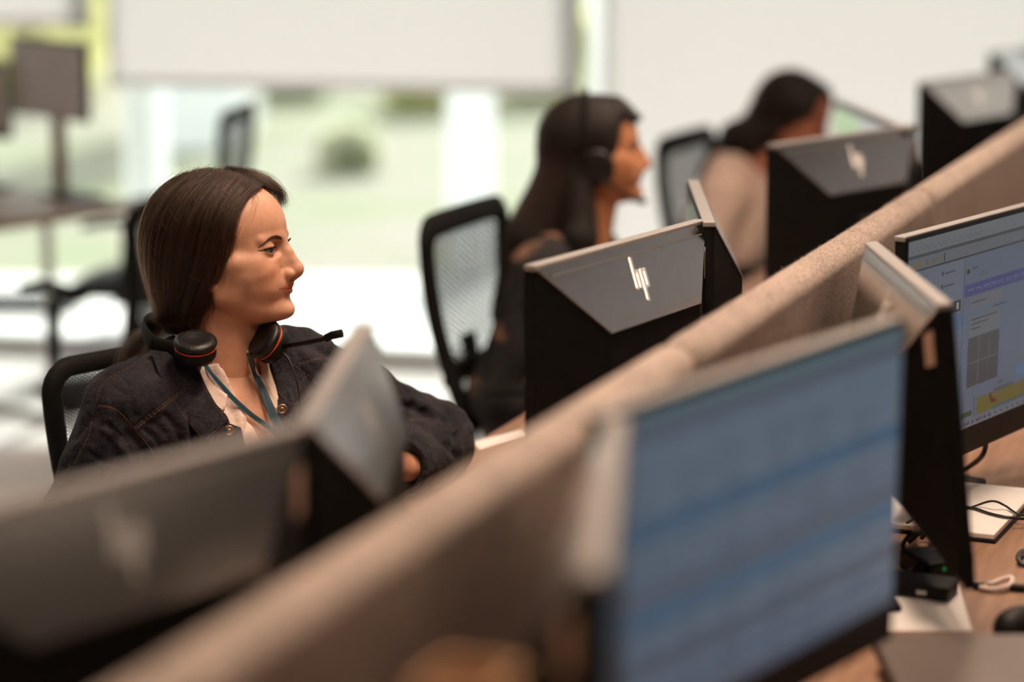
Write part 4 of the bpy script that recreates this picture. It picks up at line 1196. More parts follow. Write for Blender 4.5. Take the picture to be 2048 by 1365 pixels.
# ================================================================ office chairs (local +x is where the sitter looks, origin on the floor)
M_MESH = mat('chair_mesh_yarn', (0.012, 0.012, 0.013), 0.7, noise=0.2, scale=80)
M_SEAT = mat('black_fabric', (0.018, 0.018, 0.020), 0.95, noise=0.35, scale=150, bump=0.2)
M_CHROME = mat('steel', (0.5, 0.5, 0.5), 0.25, metal=1.0, noise=0.05)
def back_curve(z):
    """x of the backrest at height z above the floor"""
    t = (z - 0.50) / 0.52
    return -0.235 - 0.085 * t - 0.05 * math.sin(t * 2.6) + 0.03
def make_chair(label, fine=False, drop=0.0, arm=0.0, fw=0.0195):
    t = thing('office_chair', label, 'chair', (0, 0, 0), 0, 'black mesh-backed office chairs')
    # seat
    bm = bmesh.new(); nx, ny = 12, 12; V = {}
    for top in (0, 1):
        for i in range(nx + 1):
            for j in range(ny + 1):
                x = -0.22 + 0.46 * i / nx; y = -0.24 + 0.48 * j / ny
                e = max(abs(i / nx * 2 - 1), abs(j / ny * 2 - 1)); c = 1 - 0.06 * (abs(i / nx * 2 - 1) * abs(j / ny * 2 - 1)) ** 2
                z = 0.475 - 0.02 * (i / nx) ** 4 - 0.018 * e ** 6 if top else 0.405 + 0.015 * e ** 6
                V[top, i, j] = bm.verts.new((x * c, y * c, z - drop))
    for top in (0, 1):
        for i in range(nx):
            for j in range(ny): bm.faces.new((V[top, i, j], V[top, i + 1, j], V[top, i + 1, j + 1], V[top, i, j + 1]))
    for i in range(nx):
        for j in (0, ny): bm.faces.new((V[0, i, j], V[0, i + 1, j], V[1, i + 1, j], V[1, i, j]))
        for j in (0, nx): bm.faces.new((V[0, j, i], V[0, j, i + 1], V[1, j, i + 1], V[1, j, i]))
    bmesh.ops.recalc_face_normals(bm, faces=bm.faces)
    for f in bm.faces: f.smooth = True
    me = bpy.data.meshes.new('seat'); bm.to_mesh(me); bm.free(); me.materials.append(M_SEAT)
    link('seat', me, t)
    # backrest frame: rounded rectangle loop, wide and flat
    H0, H1, W = 0.55 - drop, 1.005 - drop, 0.235
    def bp(y, z): return Vector((back_curve(z + drop) + 0.22 * y * y, y, z))
    def loop(inset):
        r = 0.060 - inset; pts = []
        for cy, cz, a0 in ((W - r - inset, H1 - r - inset, 0), (-(W - r - inset), H1 - r - inset, 90), (-(W - r - inset) * 0.86, H0 + r + inset, 180), ((W - r - inset) * 0.86, H0 + r + inset, 270)):
            for k in range(7): a = R(a0 + 15 * k); pts.append((cy + r * math.cos(a), cz + r * math.sin(a)))
        out = []
        n = len(pts)
        for i in range(n):
            p, q = pts[i], pts[(i + 1) % n]; d = math.hypot(q[0] - p[0], q[1] - p[1]); m = max(1, int(d / 0.03))
            for k in range(m): out.append((p[0] + (q[0] - p[0]) * k / m, p[1] + (q[1] - p[1]) * k / m))
        return out
    lo = loop(0.018)
    fr = empty('backrest', (0, 0, 0), 0, t)
    m = MB(); pts = [bp(y, z) for y, z in lo]
    n = len(pts); bmf = m.bm; rings = []
    for i in range(n):
        tn = (pts[(i + 1) % n] - pts[i - 1]).normalized()
        nx_ = Vector((1, 0, 0.25)).normalized(); sd = tn.cross(nx_).normalized(); nx_ = sd.cross(tn)
        rings.append([bmf.verts.new(pts[i] + sd * (fw * math.copysign(abs(math.cos(a)) ** 0.7, math.cos(a))) + nx_ * (0.013 * math.copysign(abs(math.sin(a)) ** 0.7, math.sin(a)))) for a in [2 * math.pi * k / 12 for k in range(12)]])
    for i in range(n):
        A, B = rings[i], rings[(i + 1) % n]
        for k in range(12): bmf.faces.new((A[k], A[(k + 1) % 12], B[(k + 1) % 12], B[k])).smooth = True
    m.build('frame', M_BLACK2, fr)
    # woven mesh: two families of slanted yarns, one joined piece
    y1, z0, z1 = W - 0.026, H0 + 0.026, H1 - 0.030
    V = []; Fq = []
    pitch = 0.0052 if fine else 0.013; th = 0.0009 if fine else 0.0072
    slope = 0.55
    span = 2 * y1 * slope
    kk = int((z1 - z0 + span) / (pitch / math.cos(math.atan(slope)))) + 1
    for sgn in (1, -1):
        for k in range(kk):
            zb = z0 - span + k * pitch / math.cos(math.atan(slope))
            seg = []
            for j in range(25):
                y = -y1 + 2 * y1 * j / 24
                z = zb + (y + y1) * slope if sgn > 0 else zb + (y1 - y) * slope
                lim = y1 * (0.88 + 0.12 * (z - z0) / (z1 - z0))
                if z0 <= z <= z1 and abs(y) <= lim + 0.02: seg.append((y, z))
                elif len(seg) > 1: break
                else: seg = []
            if len(seg) < 2: continue
            for (ya, za), (yb, zb2) in zip(seg, seg[1:]):
                i = len(V)
                for yy, zz, dz in ((ya, za, -th), (yb, zb2, -th), (yb, zb2, th), (ya, za, th)):
                    p = bp(yy, zz + dz * 0.5); V.append((p.x + 0.001 * sgn, p.y, p.z))
                Fq.append((i, i + 1, i + 2, i + 3))
    if fine:   # upright yarns close the weave into small holes
        for k in range(int(2 * y1 / 0.0062)):
            y = -y1 + k * 0.0062
            for j in range(24):
                za, zb2 = z0 + (z1 - z0) * j / 24, z0 + (z1 - z0) * (j + 1) / 24
                i = len(V)
                for yy, zz in ((y - 0.0004, za), (y + 0.0004, za), (y + 0.0004, zb2), (y - 0.0004, zb2)):
                    p = bp(yy, zz); V.append((p.x, p.y, p.z))
                Fq.append((i, i + 1, i + 2, i + 3))
    wm = np_mesh('mesh', np.array(V), np.array(Fq), M_MESH, fr, smooth=False); tag(wm, kind='stuff')
    # spine, arms, column, base
    m = MB(); m.tube([(-0.05, 0, 0.395 - drop), (-0.22, 0, 0.40 - drop), (-0.30, 0, 0.46 - drop), (back_curve(0.60) - 0.03, 0, 0.60 - drop), (back_curve(0.72) - 0.02, 0, 0.72 - drop)], 0.03, 10, flat=(0.035, 0.014)); m.build('spine', M_BLACK, t)
    m = MB(); m.box((back_curve(0.66) - 0.004, 0, 0.66 - drop), (0.022, 0.40, 0.05)); m.build('lumbar_bar', M_BLACK, t, bevel=0.008)
    for s in (-1, 1):
        m = MB(); m.tube([(0.0, 0.10 * s, 0.405 - drop), (0.0, 0.25 * s, 0.41 - drop), (0.0, 0.285 * s, 0.45 - drop), (-0.01, 0.285 * s, 0.64 - drop + arm)], 0.016, 10, flat=(0.022, 0.013)); m.build('arm_post', M_BLACK, t)
        m = MB(); m.tube([(-0.13, 0.28 * s, 0.655 - drop + arm), (-0.06, 0.285 * s, 0.668 - drop + arm), (0.05, 0.285 * s, 0.670 - drop + arm), (0.12, 0.28 * s, 0.655 - drop + arm)], 0.02, 12, flat=(0.042, 0.013)); m.build('armrest', M_BLACK2, t)
    m = MB(); m.box((0, 0, 0.385 - drop), (0.20, 0.16, 0.045)); m.build('tilt_box', M_BLACK, t, bevel=0.012)
    m = MB(); m.cyl((0, 0, 0.10), (0, 0, 0.26), 0.026); m.cyl((0, 0, 0.24), (0, 0, 0.375 - drop), 0.014); m.build('gas_lift', M_CHROME, t)
    bs = MB(); bs.lathe([(0.03, 0.075), (0.042, 0.085), (0.040, 0.115), (0.028, 0.125)])
    for k in range(5):
        a = R(72 * k + 18); d = Vector((math.cos(a), math.sin(a), 0))
        bs.tube([Vector((0, 0, 0.10)) + d * 0.02, Vector((0, 0, 0.098)) + d * 0.15, Vector((0, 0, 0.078)) + d * 0.29], [0.026, 0.022, 0.015], 8)
    bs.build('base', M_BLACK, t)
    for k in range(5):
        a = R(72 * k + 18); d = Vector((math.cos(a), math.sin(a), 0)); sd = Vector((-d.y, d.x, 0)); c = d * 0.285 + Vector((0, 0, 0.029))
        m = MB(); m.cyl(c - sd * 0.026, c - sd * 0.006, 0.028, seg=18); m.cyl(c + sd * 0.006, c + sd * 0.026, 0.028, seg=18); m.cyl(c + Vector((0, 0, 0.0)), c + Vector((0, 0, 0.05)), 0.008, seg=8)
        m.build('caster', M_BLACK2, t, bevel=0.004)
    return t
def facing(deg): return R(deg)       # 0 = towards +x, negative turns to the camera
W1_YAW = -44.0
# the nearest woman's chair: top outer corner of the backrest at picture (76, 715)
def place_back(ch, u, v_unused, Y, yaw, y_local):
    """put the chair so that its backrest point (height .9, sideways y_local) is seen at column u, depth Y"""
    ca, sa = math.cos(R(yaw)), math.sin(R(yaw))
    bx = back_curve(0.9) + 0.22 * y_local ** 2
    tx = ray(u, 500).x / ray(u, 500).y * Y
    ch.location = (tx - (bx * ca - y_local * sa), Y - (bx * sa + y_local * ca), 0)
    ch.rotation_euler = (0, 0, R(yaw))
ch1 = make_chair('black mesh chair the woman in denim sits on', fine=True, drop=0.055, fw=0.0165)
place_back(ch1, 86, 0, 3.90, W1_YAW, -0.225)
ch = make_chair('black mesh chair behind the long-haired woman wearing her headset', fw=0.028)
CH0 = ch
place_back(ch, 925, 0, 5.36, -22, 0.0)
def chair_copy(label):
    c = copy_tree(CH0); c['label'] = label; return c
c = chair_copy('black mesh chair of the woman in cream, seen between the two dark-haired women'); place_back(c, 1366, 0, 6.95, -24, 0.0)
c = chair_copy('empty dark chair by the window, its backrest above the nearest woman\'s head'); place_back(c, 484, 0, 7.75, 174, 0.0); c.location.z = 0
c = make_chair('empty dark chair behind the nearest woman\'s head with one armrest showing at her hair', fw=0.024, drop=0.11, arm=0.09); place_back(c, 408, 0, 6.35, 130, 0.0)
c = chair_copy('empty dark chair cut by the left edge of the photo'); c.location = (-2.12, 6.48, 0); c.rotation_euler = (0, 0, R(80))

# ================================================================ things on and around the desks
M_PAPER = mat('paper', (0.78, 0.74, 0.70), 0.8, noise=0.03, scale=30)
M_CABLE = mat('black_cable', (0.012, 0.011, 0.010), 0.45, noise=0.2)
M_ALU2 = mat('pale_aluminium', (0.60, 0.56, 0.53), 0.35, metal=0.5, noise=0.03)
def slab(name, label, cat, px, z0, th, m_, part='cover', bevel=0.002, group=None):
    """flat thing whose top outline is given in picture coordinates"""
    P = [PZ(u, v, z0 + th) for u, v in px]; c = sum(P, Vector()) / len(P)
    t = thing(name, label, cat, (c.x, c.y, z0), 0, group)
    m = MB(); m.prism([(p.x - c.x, p.y - c.y) for p in P], 'z', 0.0, th)
    m.build(part, m_, t, bevel=bevel)
    return t, c, P
def rect_from(p0, p1, depth_vec):
    return [p0, p1, p1 + depth_vec, p0 + depth_vec]
def flat_rect(name, label, cat, c, sx, sy, rz, z0, th, m_, part, bevel=0.001):
    t = thing(name, label, cat, (c[0], c[1], z0), rz)
    m = MB(); m.box((0, 0, th / 2), (sx, sy, th)); m.build(part, m_, t, bevel=bevel)
    return t
# closed pale tablet-like slab with dark edge, cables lying on it
c0 = PZ(1990, 1074, DESK_Z + 0.012); e1 = PZ(2048, 1012, DESK_Z + 0.012) - c0; e1.z = 0; e1.normalize(); e2 = Vector((-e1.y, e1.x, 0))
l1 = (PZ(2082, 983, DESK_Z + 0.012) - c0).dot(e1)
cc = c0 + e1 * l1 / 2 + e2 * 0.15
t = thing('laptop', 'closed pale laptop with dark edge under two thin cables at the right edge', 'laptop', (cc.x, cc.y, DESK_Z), math.atan2(e1.y, e1.x))
m = MB(); m.box((0, 0, 0.003), (l1, 0.30, 0.005)); m.build('base', M_BLACK, t, bevel=0.001)
m = MB(); m.box((0, 0, 0.0105), (l1 - 0.002, 0.298, 0.009)); m.build('lid', M_PAPER, t, bevel=0.002)
LAP = t
p0 = PZ(1893, 1210, DESK_Z)
slab('paper_sheet', 'pale sheet of paper on the oak desk left of the black mouse', 'paper', [(1790, 1166), (1916, 1164), (1944, 1262), (1770, 1262)], DESK_Z, 0.0012, M_PAPER, 'sheet', 0)
# mouse
p0 = PZ(2056, 1243, DESK_Z + 0.015)
t = thing('computer_mouse', 'black computer mouse cut by the right edge of the photo', 'mouse', (p0.x, p0.y, DESK_Z), R(-60))
bm = bmesh.new(); bmesh.ops.create_uvsphere(bm, u_segments=28, v_segments=16, radius=1)
for v in bm.verts:
    z = max(v.co.z, -0.15); v.co = Vector((v.co.x * 0.031 * (1 - 0.12 * v.co.y), v.co.y * 0.055, 0.004 + (z + 0.15) * 0.028 * (1 - 0.25 * v.co.y)))
for f in bm.faces: f.smooth = True
me = bpy.data.meshes.new('shell'); bm.to_mesh(me); bm.free(); me.materials.append(M_BLACK); link('shell', me, t)
m = MB(); m.cyl((-0.003, 0.03, 0.029), (0.003, 0.03, 0.029), 0.007, seg=16); m.build('scroll_wheel', M_BLACK2, t)
# cables
def cable(label, pts, r=0.0022, m_=None, name='cable', parts=()):
    Ps = [PZ(u, v, DESK_Z + z) for u, v, z in pts]
    c = Ps[0].copy(); 
    t = thing(name, label, 'cable', (c.x, c.y, DESK_Z), 0, 'cables on the oak desks')
    C_ = catmull(Ps, 12 * len(Ps))
    m = MB(); m.tube([Vector(p) - Vector((c.x, c.y, DESK_Z)) for p in C_], r, 8); m.build('cord', m_ or M_CABLE, t)
    return t, c
cable('thin black cable arching over the pale closed laptop', [(1905, 1030, 0.014), (1952, 1012, 0.018), (1985, 1003, 0.03), (2010, 1012, 0.022), (2035, 1028, 0.018), (2075, 1036, 0.012), (2140, 1046, 0.004)], 0.0018)
cable('straight black cable across the pale closed laptop', [(1890, 1012, 0.014), (1945, 1017, 0.018), (1980, 1028, 0.018), (2020, 1036, 0.018), (2075, 1041, 0.012), (2150, 1054, 0.004)], 0.0024)
cable('black cable looping out from under the sharp chat screen', [(1900, 945, 0.004), (1930, 938, 0.01), (1955, 922, 0.035), (1968, 905, 0.06), (1972, 885, 0.08)], 0.0045)
cable('long black cable curving below the tangled cables', [(1800, 1128, 0.006), (1840, 1138, 0.004), (1880, 1147, 0.004), (1915, 1147, 0.004), (1938, 1132, 0.004), (1942, 1110, 0.004)], 0.003)
cable('black cable coiled in the tangle beside the blue screen', [(1818, 1085, 0.004), (1850, 1060, 0.03), (1868, 1080, 0.02), (1850, 1105, 0.01), (1818, 1112, 0.004), (1806, 1090, 0.02), (1830, 1065, 0.04), (1862, 1068, 0.03)], 0.0034)
cable('black cable hanging down into the tangle beside the blue screen', [(1812, 950, 0.12), (1822, 990, 0.07), (1830, 1015, 0.04), (1850, 1035, 0.02), (1880, 1040, 0.008), (1895, 1030, 0.006)], 0.005)
cable('thin black cable crossing the tangle towards the paper sheet', [(1806, 1150, 0.006), (1835, 1130, 0.02), (1862, 1110, 0.025), (1872, 1075, 0.02), (1874, 1040, 0.015)], 0.003)
cable('dark cable end curling into a ring at the right edge', [(2150, 1088, 0.003), (2062, 1100, 0.006), (2044, 1104, 0.008), (2036, 1115, 0.010), (2042, 1127, 0.006), (2062, 1133, 0.004), (2110, 1138, 0.003), (2160, 1130, 0.003)], 0.0038)
cable('short black cable loop beside the small docking box', [(1815, 1045, 0.02), (1835, 1035, 0.05), (1852, 1045, 0.04), (1856, 1062, 0.02), (1842, 1078, 0.006)], 0.0032)
# small docking box with its green light
p0 = PZ(1842, 1160, DESK_Z + 0.02)
t = thing('docking_box', 'small black docking box among the tangled cables with a green light', 'docking station', (p0.x - 0.01, p0.y, DESK_Z), R(-25))
m = MB(); m.box((0, 0, 0.012), (0.115, 0.06, 0.022)); m.build('case', M_BLACK, t, bevel=0.004)
m = MB(); m.box((0.02, -0.031, 0.012), (0.014, 0.002, 0.006)); m.build('socket', M_CHROME, t)
p1 = PZ(1862, 1110, DESK_Z + 0.035)
t2 = thing('power_adapter', 'black power adapter with tiny green light in the cable tangle', 'adapter', (p1.x, p1.y + 0.02, DESK_Z), R(20))
m = MB(); m.box((0, 0, 0.015), (0.05, 0.09, 0.03)); m.build('case', M_BLACK, t2, bevel=0.006)
m = MB(); m.sphere((0.0, -0.046, 0.020), 0.0035, seg=10); m.build('status_light', emis('green_led', (0.01, 0.22, 0.03), 0.3), t2)
# white usb-style cable with dark plugs
M_WCAB = mat('pale_cable', (0.62, 0.50, 0.45), 0.5, noise=0.06)
t, c = cable('pale cable with black and brass plugs lying near the laptop', [(1930, 1164, 0.006), (1975, 1170, 0.006), (2005, 1160, 0.009), (2024, 1157, 0.010), (2020, 1172, 0.007), (1990, 1180, 0.006), (1960, 1176, 0.005)], 0.0042, M_WCAB)
for (u, v, mm, nm) in ((1962, 1172, M_BLACK, 'plug'), (2036, 1176, M_BLACK, 'plug'), (1971, 1174, mat('brass', (0.6, 0.36, 0.12), 0.3, metal=0.9, noise=0.1), 'brass_tip')):
    q = PZ(u, v, DESK_Z + 0.006) - Vector((c.x, c.y, DESK_Z))
    m = MB(); m.box(q, (0.022 if nm == 'plug' else 0.006, 0.012, 0.009), Matrix.Rotation(R(-12), 4, 'Z')); m.build(nm, mm, t, bevel=0.002)
# dark laptop at the lower right corner
M_GREYL = mat('dark_grey_laptop', (0.16, 0.135, 0.12), 0.45, metal=0.3, noise=0.05)
p0 = PZ(1830, 1262, DESK_Z + 0.05)
t = thing('laptop', 'closed dark grey laptop on a low stand at the bottom right corner', 'laptop', (p0.x + 0.115, p0.y - 0.13, DESK_Z), R(0))
m = MB(); m.box((0, 0, 0.042), (0.34, 0.25, 0.012)); m.build('lid', M_GREYL, t, bevel=0.004)
m = MB(); m.box((0, 0, 0.029), (0.34, 0.25, 0.013)); m.build('base', M_BLACK, t, bevel=0.004)
m = MB(); m.box((0, 0, 0.011), (0.28, 0.20, 0.022)); m.build('stand', M_BLACK2, t, bevel=0.004)
# women's side: papers on the first desk
slab('paper_sheet', 'white sheet of paper on the oak desk under the denim elbow', 'paper', [(945, 884), (1040, 862), (1062, 872), (960, 900)], DESK_Z, 0.0012, M_PAPER, 'sheet', 0)
# tan box near the bottom edge, between divider and blue screen
p0 = PY(935, 1352, 1.62)
t = thing('felt_organiser', 'blurred tan felt organiser peeking in at the bottom edge left of the blue screen', 'organiser', (p0.x, p0.y, DESK_Z), RZ)
hh = p0.z - DESK_Z
m = MB()
for sx, sy, cx, cy in ((0.06, 0.006, 0, 0.035), (0.06, 0.006, 0, -0.035), (0.006, 0.07, 0.027, 0), (0.006, 0.07, -0.027, 0)): m.box((cx, cy, hh / 2), (sx, sy, hh))
m.build('walls', M_TAN, t, bevel=0.002)
m = MB(); m.box((0, 0, 0.004), (0.054, 0.066, 0.008)); m.build('bottom', M_TAN, t)
# pale tube-lit object between organiser and screen is the screen's own stand

# ---------------------------------------------------------------- the desk at the far left
A_, B_, C2_, D_ = PZ(-60, 455, DESK_Z), PZ(290, 405, DESK_Z), PZ(300, 362, DESK_Z), PZ(-60, 366, DESK_Z)
t = thing('desk', 'oak desk at the far left by the window with two monitors on it', 'desk', (0, 0, 0), 0)
ctr = (A_ + B_ + C2_ + D_) / 4
t.location = (ctr.x, ctr.y, 0)
ex = (B_ - A_); ex.z = 0; Lx = 1.6; ang = math.atan2(ex.y, ex.x); t.rotation_euler = (0, 0, ang)
t.location = (B_.x - math.cos(ang) * Lx / 2 - math.sin(ang) * 0.35, B_.y - math.sin(ang) * Lx / 2 + math.cos(ang) * 0.35, 0)
m = MB(); m.box((0, 0, DESK_Z - 0.0125), (Lx, 0.70, 0.025)); m.build('desk_top', M_OAK, t, bevel=0.003)
for sx in (-0.7, 0.7):
    m = MB(); m.box((sx, 0, 0.36), (0.026, 0.03, 0.69)); m.build('leg', M_LEG, t, bevel=0.005)
    m = MB(); m.box((sx, 0, 0.015), (0.06, 0.62, 0.03)); m.build('foot', M_LEG, t, bevel=0.005)
a, b = px_ends((30, 92), (176, 88), ZT); 
d_ = (b - a).normalized()
M_GREYP = mat('reflection_grey', (0.62, 0.59, 0.58), 0.5, noise=0.05)  # pale grey stands in for reflections on the switched-off screens
def ui_grey(q): q(0, 0, 1, 1, M_GREYP, 0)
a2 = Vector((a.x + 0.02, 7.45, 0)); b2 = a2 + Vector((0.235, -0.40, 0)).normalized() * 0.5
pa = PY(30, 92, 7.75); pb = PY(176, 86, 7.42)
zt2 = pb.z
monitor((pb.x, pb.y), (pa.x, pa.y), zt2, 0, 'grey monitor at the upper left in front of the lime green window', w=None, h=0.245, chin=0.004, ui=ui_grey, sticker=False, logo=False, back_mat=M_GREYP, tilt=0, neck_dx=0.12, neck_mat=mat('neck_lit_brown', (0.30, 0.13, 0.06), 0.4, metal=0.5, noise=0.1))  # brown of the neck stands in for light reflected by the stand
pc = PY(-40, 118, 7.9)
monitor((PY(20, 122, 7.72).x, 7.72), (pc.x - 0.22, pc.y), PY(20, 122, 7.72).z, 0, 'second grey monitor cut by the upper left edge of the photo', h=0.25, chin=0.02, ui=ui_grey, sticker=False, logo=False, back_mat=M_GREYP, tilt=0)
# ================================================================ bodies
def hand_verts(side, curl=0.5, res=0.0026):
    """hand with x towards the fingers, z up (back of the hand); side +1 = left hand (thumb at -y when palm down)"""
    F = Field((-0.075, -0.10, -0.075), (0.21, 0.10, 0.05), res)
    th = -side
    F.add(d_ell((0.045, 0, 0), (0.052, 0.040, 0.0155)))
    F.add(d_cone((-0.06, 0.008, 0), (0.015, 0.006, 0), 0.023, 0.019), 0.014)
    F.add(d_cone((-0.06, -0.008, 0), (0.015, -0.006, 0), 0.023, 0.019), 0.014)
    for y, L, x0 in ((0.031, 0.070, 0.080), (0.0105, 0.079, 0.086), (-0.0105, 0.073, 0.083), (-0.030, 0.057, 0.075)):
        y *= th; p = np.array((x0, y, 0.0)); a = -0.15 - 0.3 * curl; F.add(d_cone((0.045, y * 0.8, 0.001), p, 0.011, 0.0095), 0.006)
        for q, (f, r0, r1) in enumerate(((0.45, 0.0093, 0.0082), (0.32, 0.0083, 0.0075), (0.23, 0.0075, 0.0062))):
            e = p + np.array((math.cos(a), 0.06 * y / 0.03, math.sin(a))) * L * f
            F.add(d_cone(p, e, r0, r1), 0.002); p = e; a -= 0.35 + 0.55 * curl
    t0 = np.array((0.008, 0.028 * th, -0.006)); t1 = t0 + (0.034, 0.026 * th, -0.008); t2 = t1 + (0.030, 0.010 * th, -0.008); t3 = t2 + (0.022, 0.001 * th, -0.007)
    F.add(d_cone(t0, t1, 0.0155, 0.0115), 0.010); F.add(d_cone(t1, t2, 0.0105, 0.0092), 0.002); F.add(d_cone(t2, t3, 0.0092, 0.0072), 0.002)
    V, Q = F.mesh(); return relax(V, Q, 1, 0.4), Q
def frame_from(o, xdir, up=(0, 0, 1)):
    x = Vector(xdir).normalized(); z = Vector(up); y = z.cross(x).normalized(); z = x.cross(y)
    return Matrix(((x.x, y.x, z.x, o[0]), (x.y, y.y, z.y, o[1]), (x.z, y.z, z.z, o[2]), (0, 0, 0, 1)))
def merge(parts):
    Vs, Fs, Cs, n = [], [], [], 0
    for V, F, C in parts:
        Vs.append(V); Fs.append(F + n); Cs.append(C); n += len(V)
    return np.concatenate(Vs), np.concatenate(Fs), np.concatenate(Cs)
def torso_shapes(F, J, g=0.0, arms=True, full=True, k=0.03):
    """J: joints in torso space (x forward, y left, z up, origin at the base of the neck); g: extra girth of cloth"""
    F.add(d_ell((0.012, 0, -0.19), (0.112 + g, 0.162 + g, 0.21 + g * 0.5)))
    if full:
        F.add(d_ell((0.015, 0, -0.37), (0.115 + g, 0.145 + g, 0.17)), k)
    for s in (-1, 1):
        sh = J['sh'][s]
        F.add(d_cone((-0.030, 0.045 * s, -0.005), (sh[0] - 0.005, sh[1] * 0.93, sh[2] + 0.008), 0.046 + g, 0.050 + g), k)
        F.add(d_ell((0.065, 0.068 * s, -0.205), (0.058 + g * 0.6, 0.062 + g * 0.5, 0.062 + g * 0.4)), k)      # bust
        if arms:
            el, wr_ = J['el'][s], J['wr'][s]
            F.add(d_cone(sh, el, 0.052 + g, 0.041 + g), k * 0.8)
            F.add(d_cone(el, wr_, 0.041 + g, 0.026 + g * (0.9)), 0.012)
def person(name_label, B, yaw, lean, head_o, head_rot, J, skin, cloth_mat, cloth_label, cloth_name, group=None, hres=1.6, bres=0.006, girth=0.013, hairmat=None, trouser=None, neckline=None, seat_z=0.47, hand_curl=0.5, foot_dx=0.0, cloth_seed=1.0):
    """returns dict with the root, matrices and meshes in world space"""
    root = thing('person', name_label, 'person', (B.x, B.y, 0), 0, group)
    RI = Matrix.Translation((-B.x, -B.y, 0))
    MT = Matrix.Translation(B) @ Matrix.Rotation(R(yaw), 4, 'Z') @ Matrix.Rotation(R(lean), 4, 'Y')
    MH = Matrix.Translation(head_o) @ head_rot
    out = dict(root=root, MT=MT, MH=MH, RI=RI)
    # legs in world-ish space: computed in an upright frame of the same yaw
    MU = Matrix.Translation((B.x, B.y, 0)) @ Matrix.Rotation(R(yaw), 4, 'Z')
    hipc = MU.inverted() @ (MT @ Vector((0.0, 0, -0.42)))
    hx = hipc.x; hz = seat_z + 0.095
    legs = {}
    for s in (-1, 1):
        legs[s] = [np.array((hx, 0.085 * s, hz)), np.array((hx + 0.43, 0.10 * s, hz - 0.01)), np.array((hx + 0.40 + foot_dx, 0.10 * s, 0.085))]
    # ---- skin: head and neck, chest, arms, hands, legs as one object
    V, F, C = head_mesh(hres, skin)
    out['headV'], out['headF'] = V, F
    parts = [(xf(V / 1000, RI @ MH), F, C)]
    lo = np.array((-0.22, -0.45, -0.60)); hi = np.array((0.50, 0.45, 0.16))
    Fb = Field(lo, hi, bres)
    torso_shapes(Fb, J, -0.004)
    nb = MT.inverted() @ (MH @ Vector((0.010, 0, -0.100)))
    Fb.add(d_cone((-0.012, 0, -0.03), nb, 0.056, 0.050), 0.03)
    Vb, Qb = Fb.mesh(); Vb = relax(Vb, Qb, 2, 0.5)
    parts.append((xf(Vb, RI @ MT), Qb, np.tile(skin, (len(Vb), 1))))
    for s in (-1, 1):
        Vh, Qh = hand_verts(s, hand_curl)
        d = Vector(J['hd'][s]) - Vector(J['wr'][s])
        fr = frame_from(J['wr'][s], d, (0, 0, 1)); 
        parts.append((xf(Vh, RI @ MT @ fr @ Matrix.Translation((0.03, 0, 0))), Qh, np.tile(np.array(skin) * (1.0, 0.93, 0.9), (len(Vh), 1))))
    Fl = Field((hx - 0.20, -0.30, -0.01), (hx + 0.66, 0.30, hz + 0.16), bres * 1.2)
    for s in (-1, 1):
        h, kn, an = legs[s]
        Fl.add(d_cone(h, kn, 0.075, 0.052), 0.02); Fl.add(d_cone(kn, an, 0.050, 0.034), 0.015); Fl.add(d_cone(an, an + (0.13, 0, -0.045), 0.032, 0.022), 0.01)
    Vl, Ql = Fl.mesh()
    parts.append((xf(Vl, RI @ MU), Ql, np.tile(skin, (len(Vl), 1))))
    V_, F_, C_ = merge(parts)
    out['body'] = np_mesh('body', V_, F_, SKIN, root, colors=C_)
    # ---- trousers
    Ft = Field((hx - 0.24, -0.32, 0.02), (hx + 0.60, 0.32, hz + 0.34), bres * 1.2)
    Ft.add(d_ell((hx + 0.01, 0, hz + 0.03), (0.145, 0.185, 0.125)))
    for s in (-1, 1):
        h, kn, an = legs[s]
        Ft.add(d_cone(h, kn, 0.088, 0.064), 0.03); Ft.add(d_cone(kn, an + (0, 0, 0.02), 0.062, 0.052), 0.02)
    Ft.keep(lambda X, Y, Z: 0.075 - Z + 0 * X, 0.004)
    Vt, Qt = Ft.mesh(); Vt = relax(Vt, Qt, 2, 0.5)
    np_mesh('trousers', xf(Vt, RI @ MU), Qt, trouser, root)
    for s in (-1, 1):
        an = legs[s][2]
        Fs = Field(an + (-0.09, -0.07, -0.10), an + (0.22, 0.07, 0.04), 0.004)
        Fs.add(d_ell(an + (0.0, 0, -0.04), (0.052, 0.036, 0.045))); Fs.add(d_ell(an + (0.10, 0, -0.052), (0.085, 0.042, 0.034)), 0.02)
        az = an[2]
        Fs.keep(lambda X, Y, Z: 0.002 - Z + 0 * X, 0.002)
        Vs, Qs = Fs.mesh(); np_mesh('shoe', xf(Vs, RI @ MU), Qs, M_BLACK2, root)
    # ---- upper garment
    Fc = Field(lo - 0.03, hi + 0.03, bres * 0.7)
    torso_shapes(Fc, J, girth)
    for s in (-1, 1):
        w = np.array(J['wr'][s]); e = np.array(J['el'][s]); d = (w - e) / np.linalg.norm(w - e)
        Fc.cut(d_cone(w + d * 0.03, w + d * 0.20, 0.05, 0.06), 0.002)
    if neckline: neckline(Fc)
    else:
        Fc.cut(d_cone((-0.012, 0, 0.0), (-0.01, 0, 0.14), 0.060, 0.07), 0.006)
    # loose folds
    sd = cloth_seed
    sl = tuple(slice(0, len(a)) for a in Fc.ax); X, Y, Z = Fc._xyz(sl)
    fold = (np.sin(X * 38 + Z * 31 + sd) * np.sin(Y * 33 - Z * 22 + sd * 2) * 0.0042 + np.sin(X * 71 - Y * 47 + Z * 63 + sd * 3) * 0.0024 + np.sin(X * 120 + Y * 95 - Z * 60 + 3 * np.sin(Z * 30)) * 0.0011).astype(np.float32)
    Fc.a = Fc.a + fold
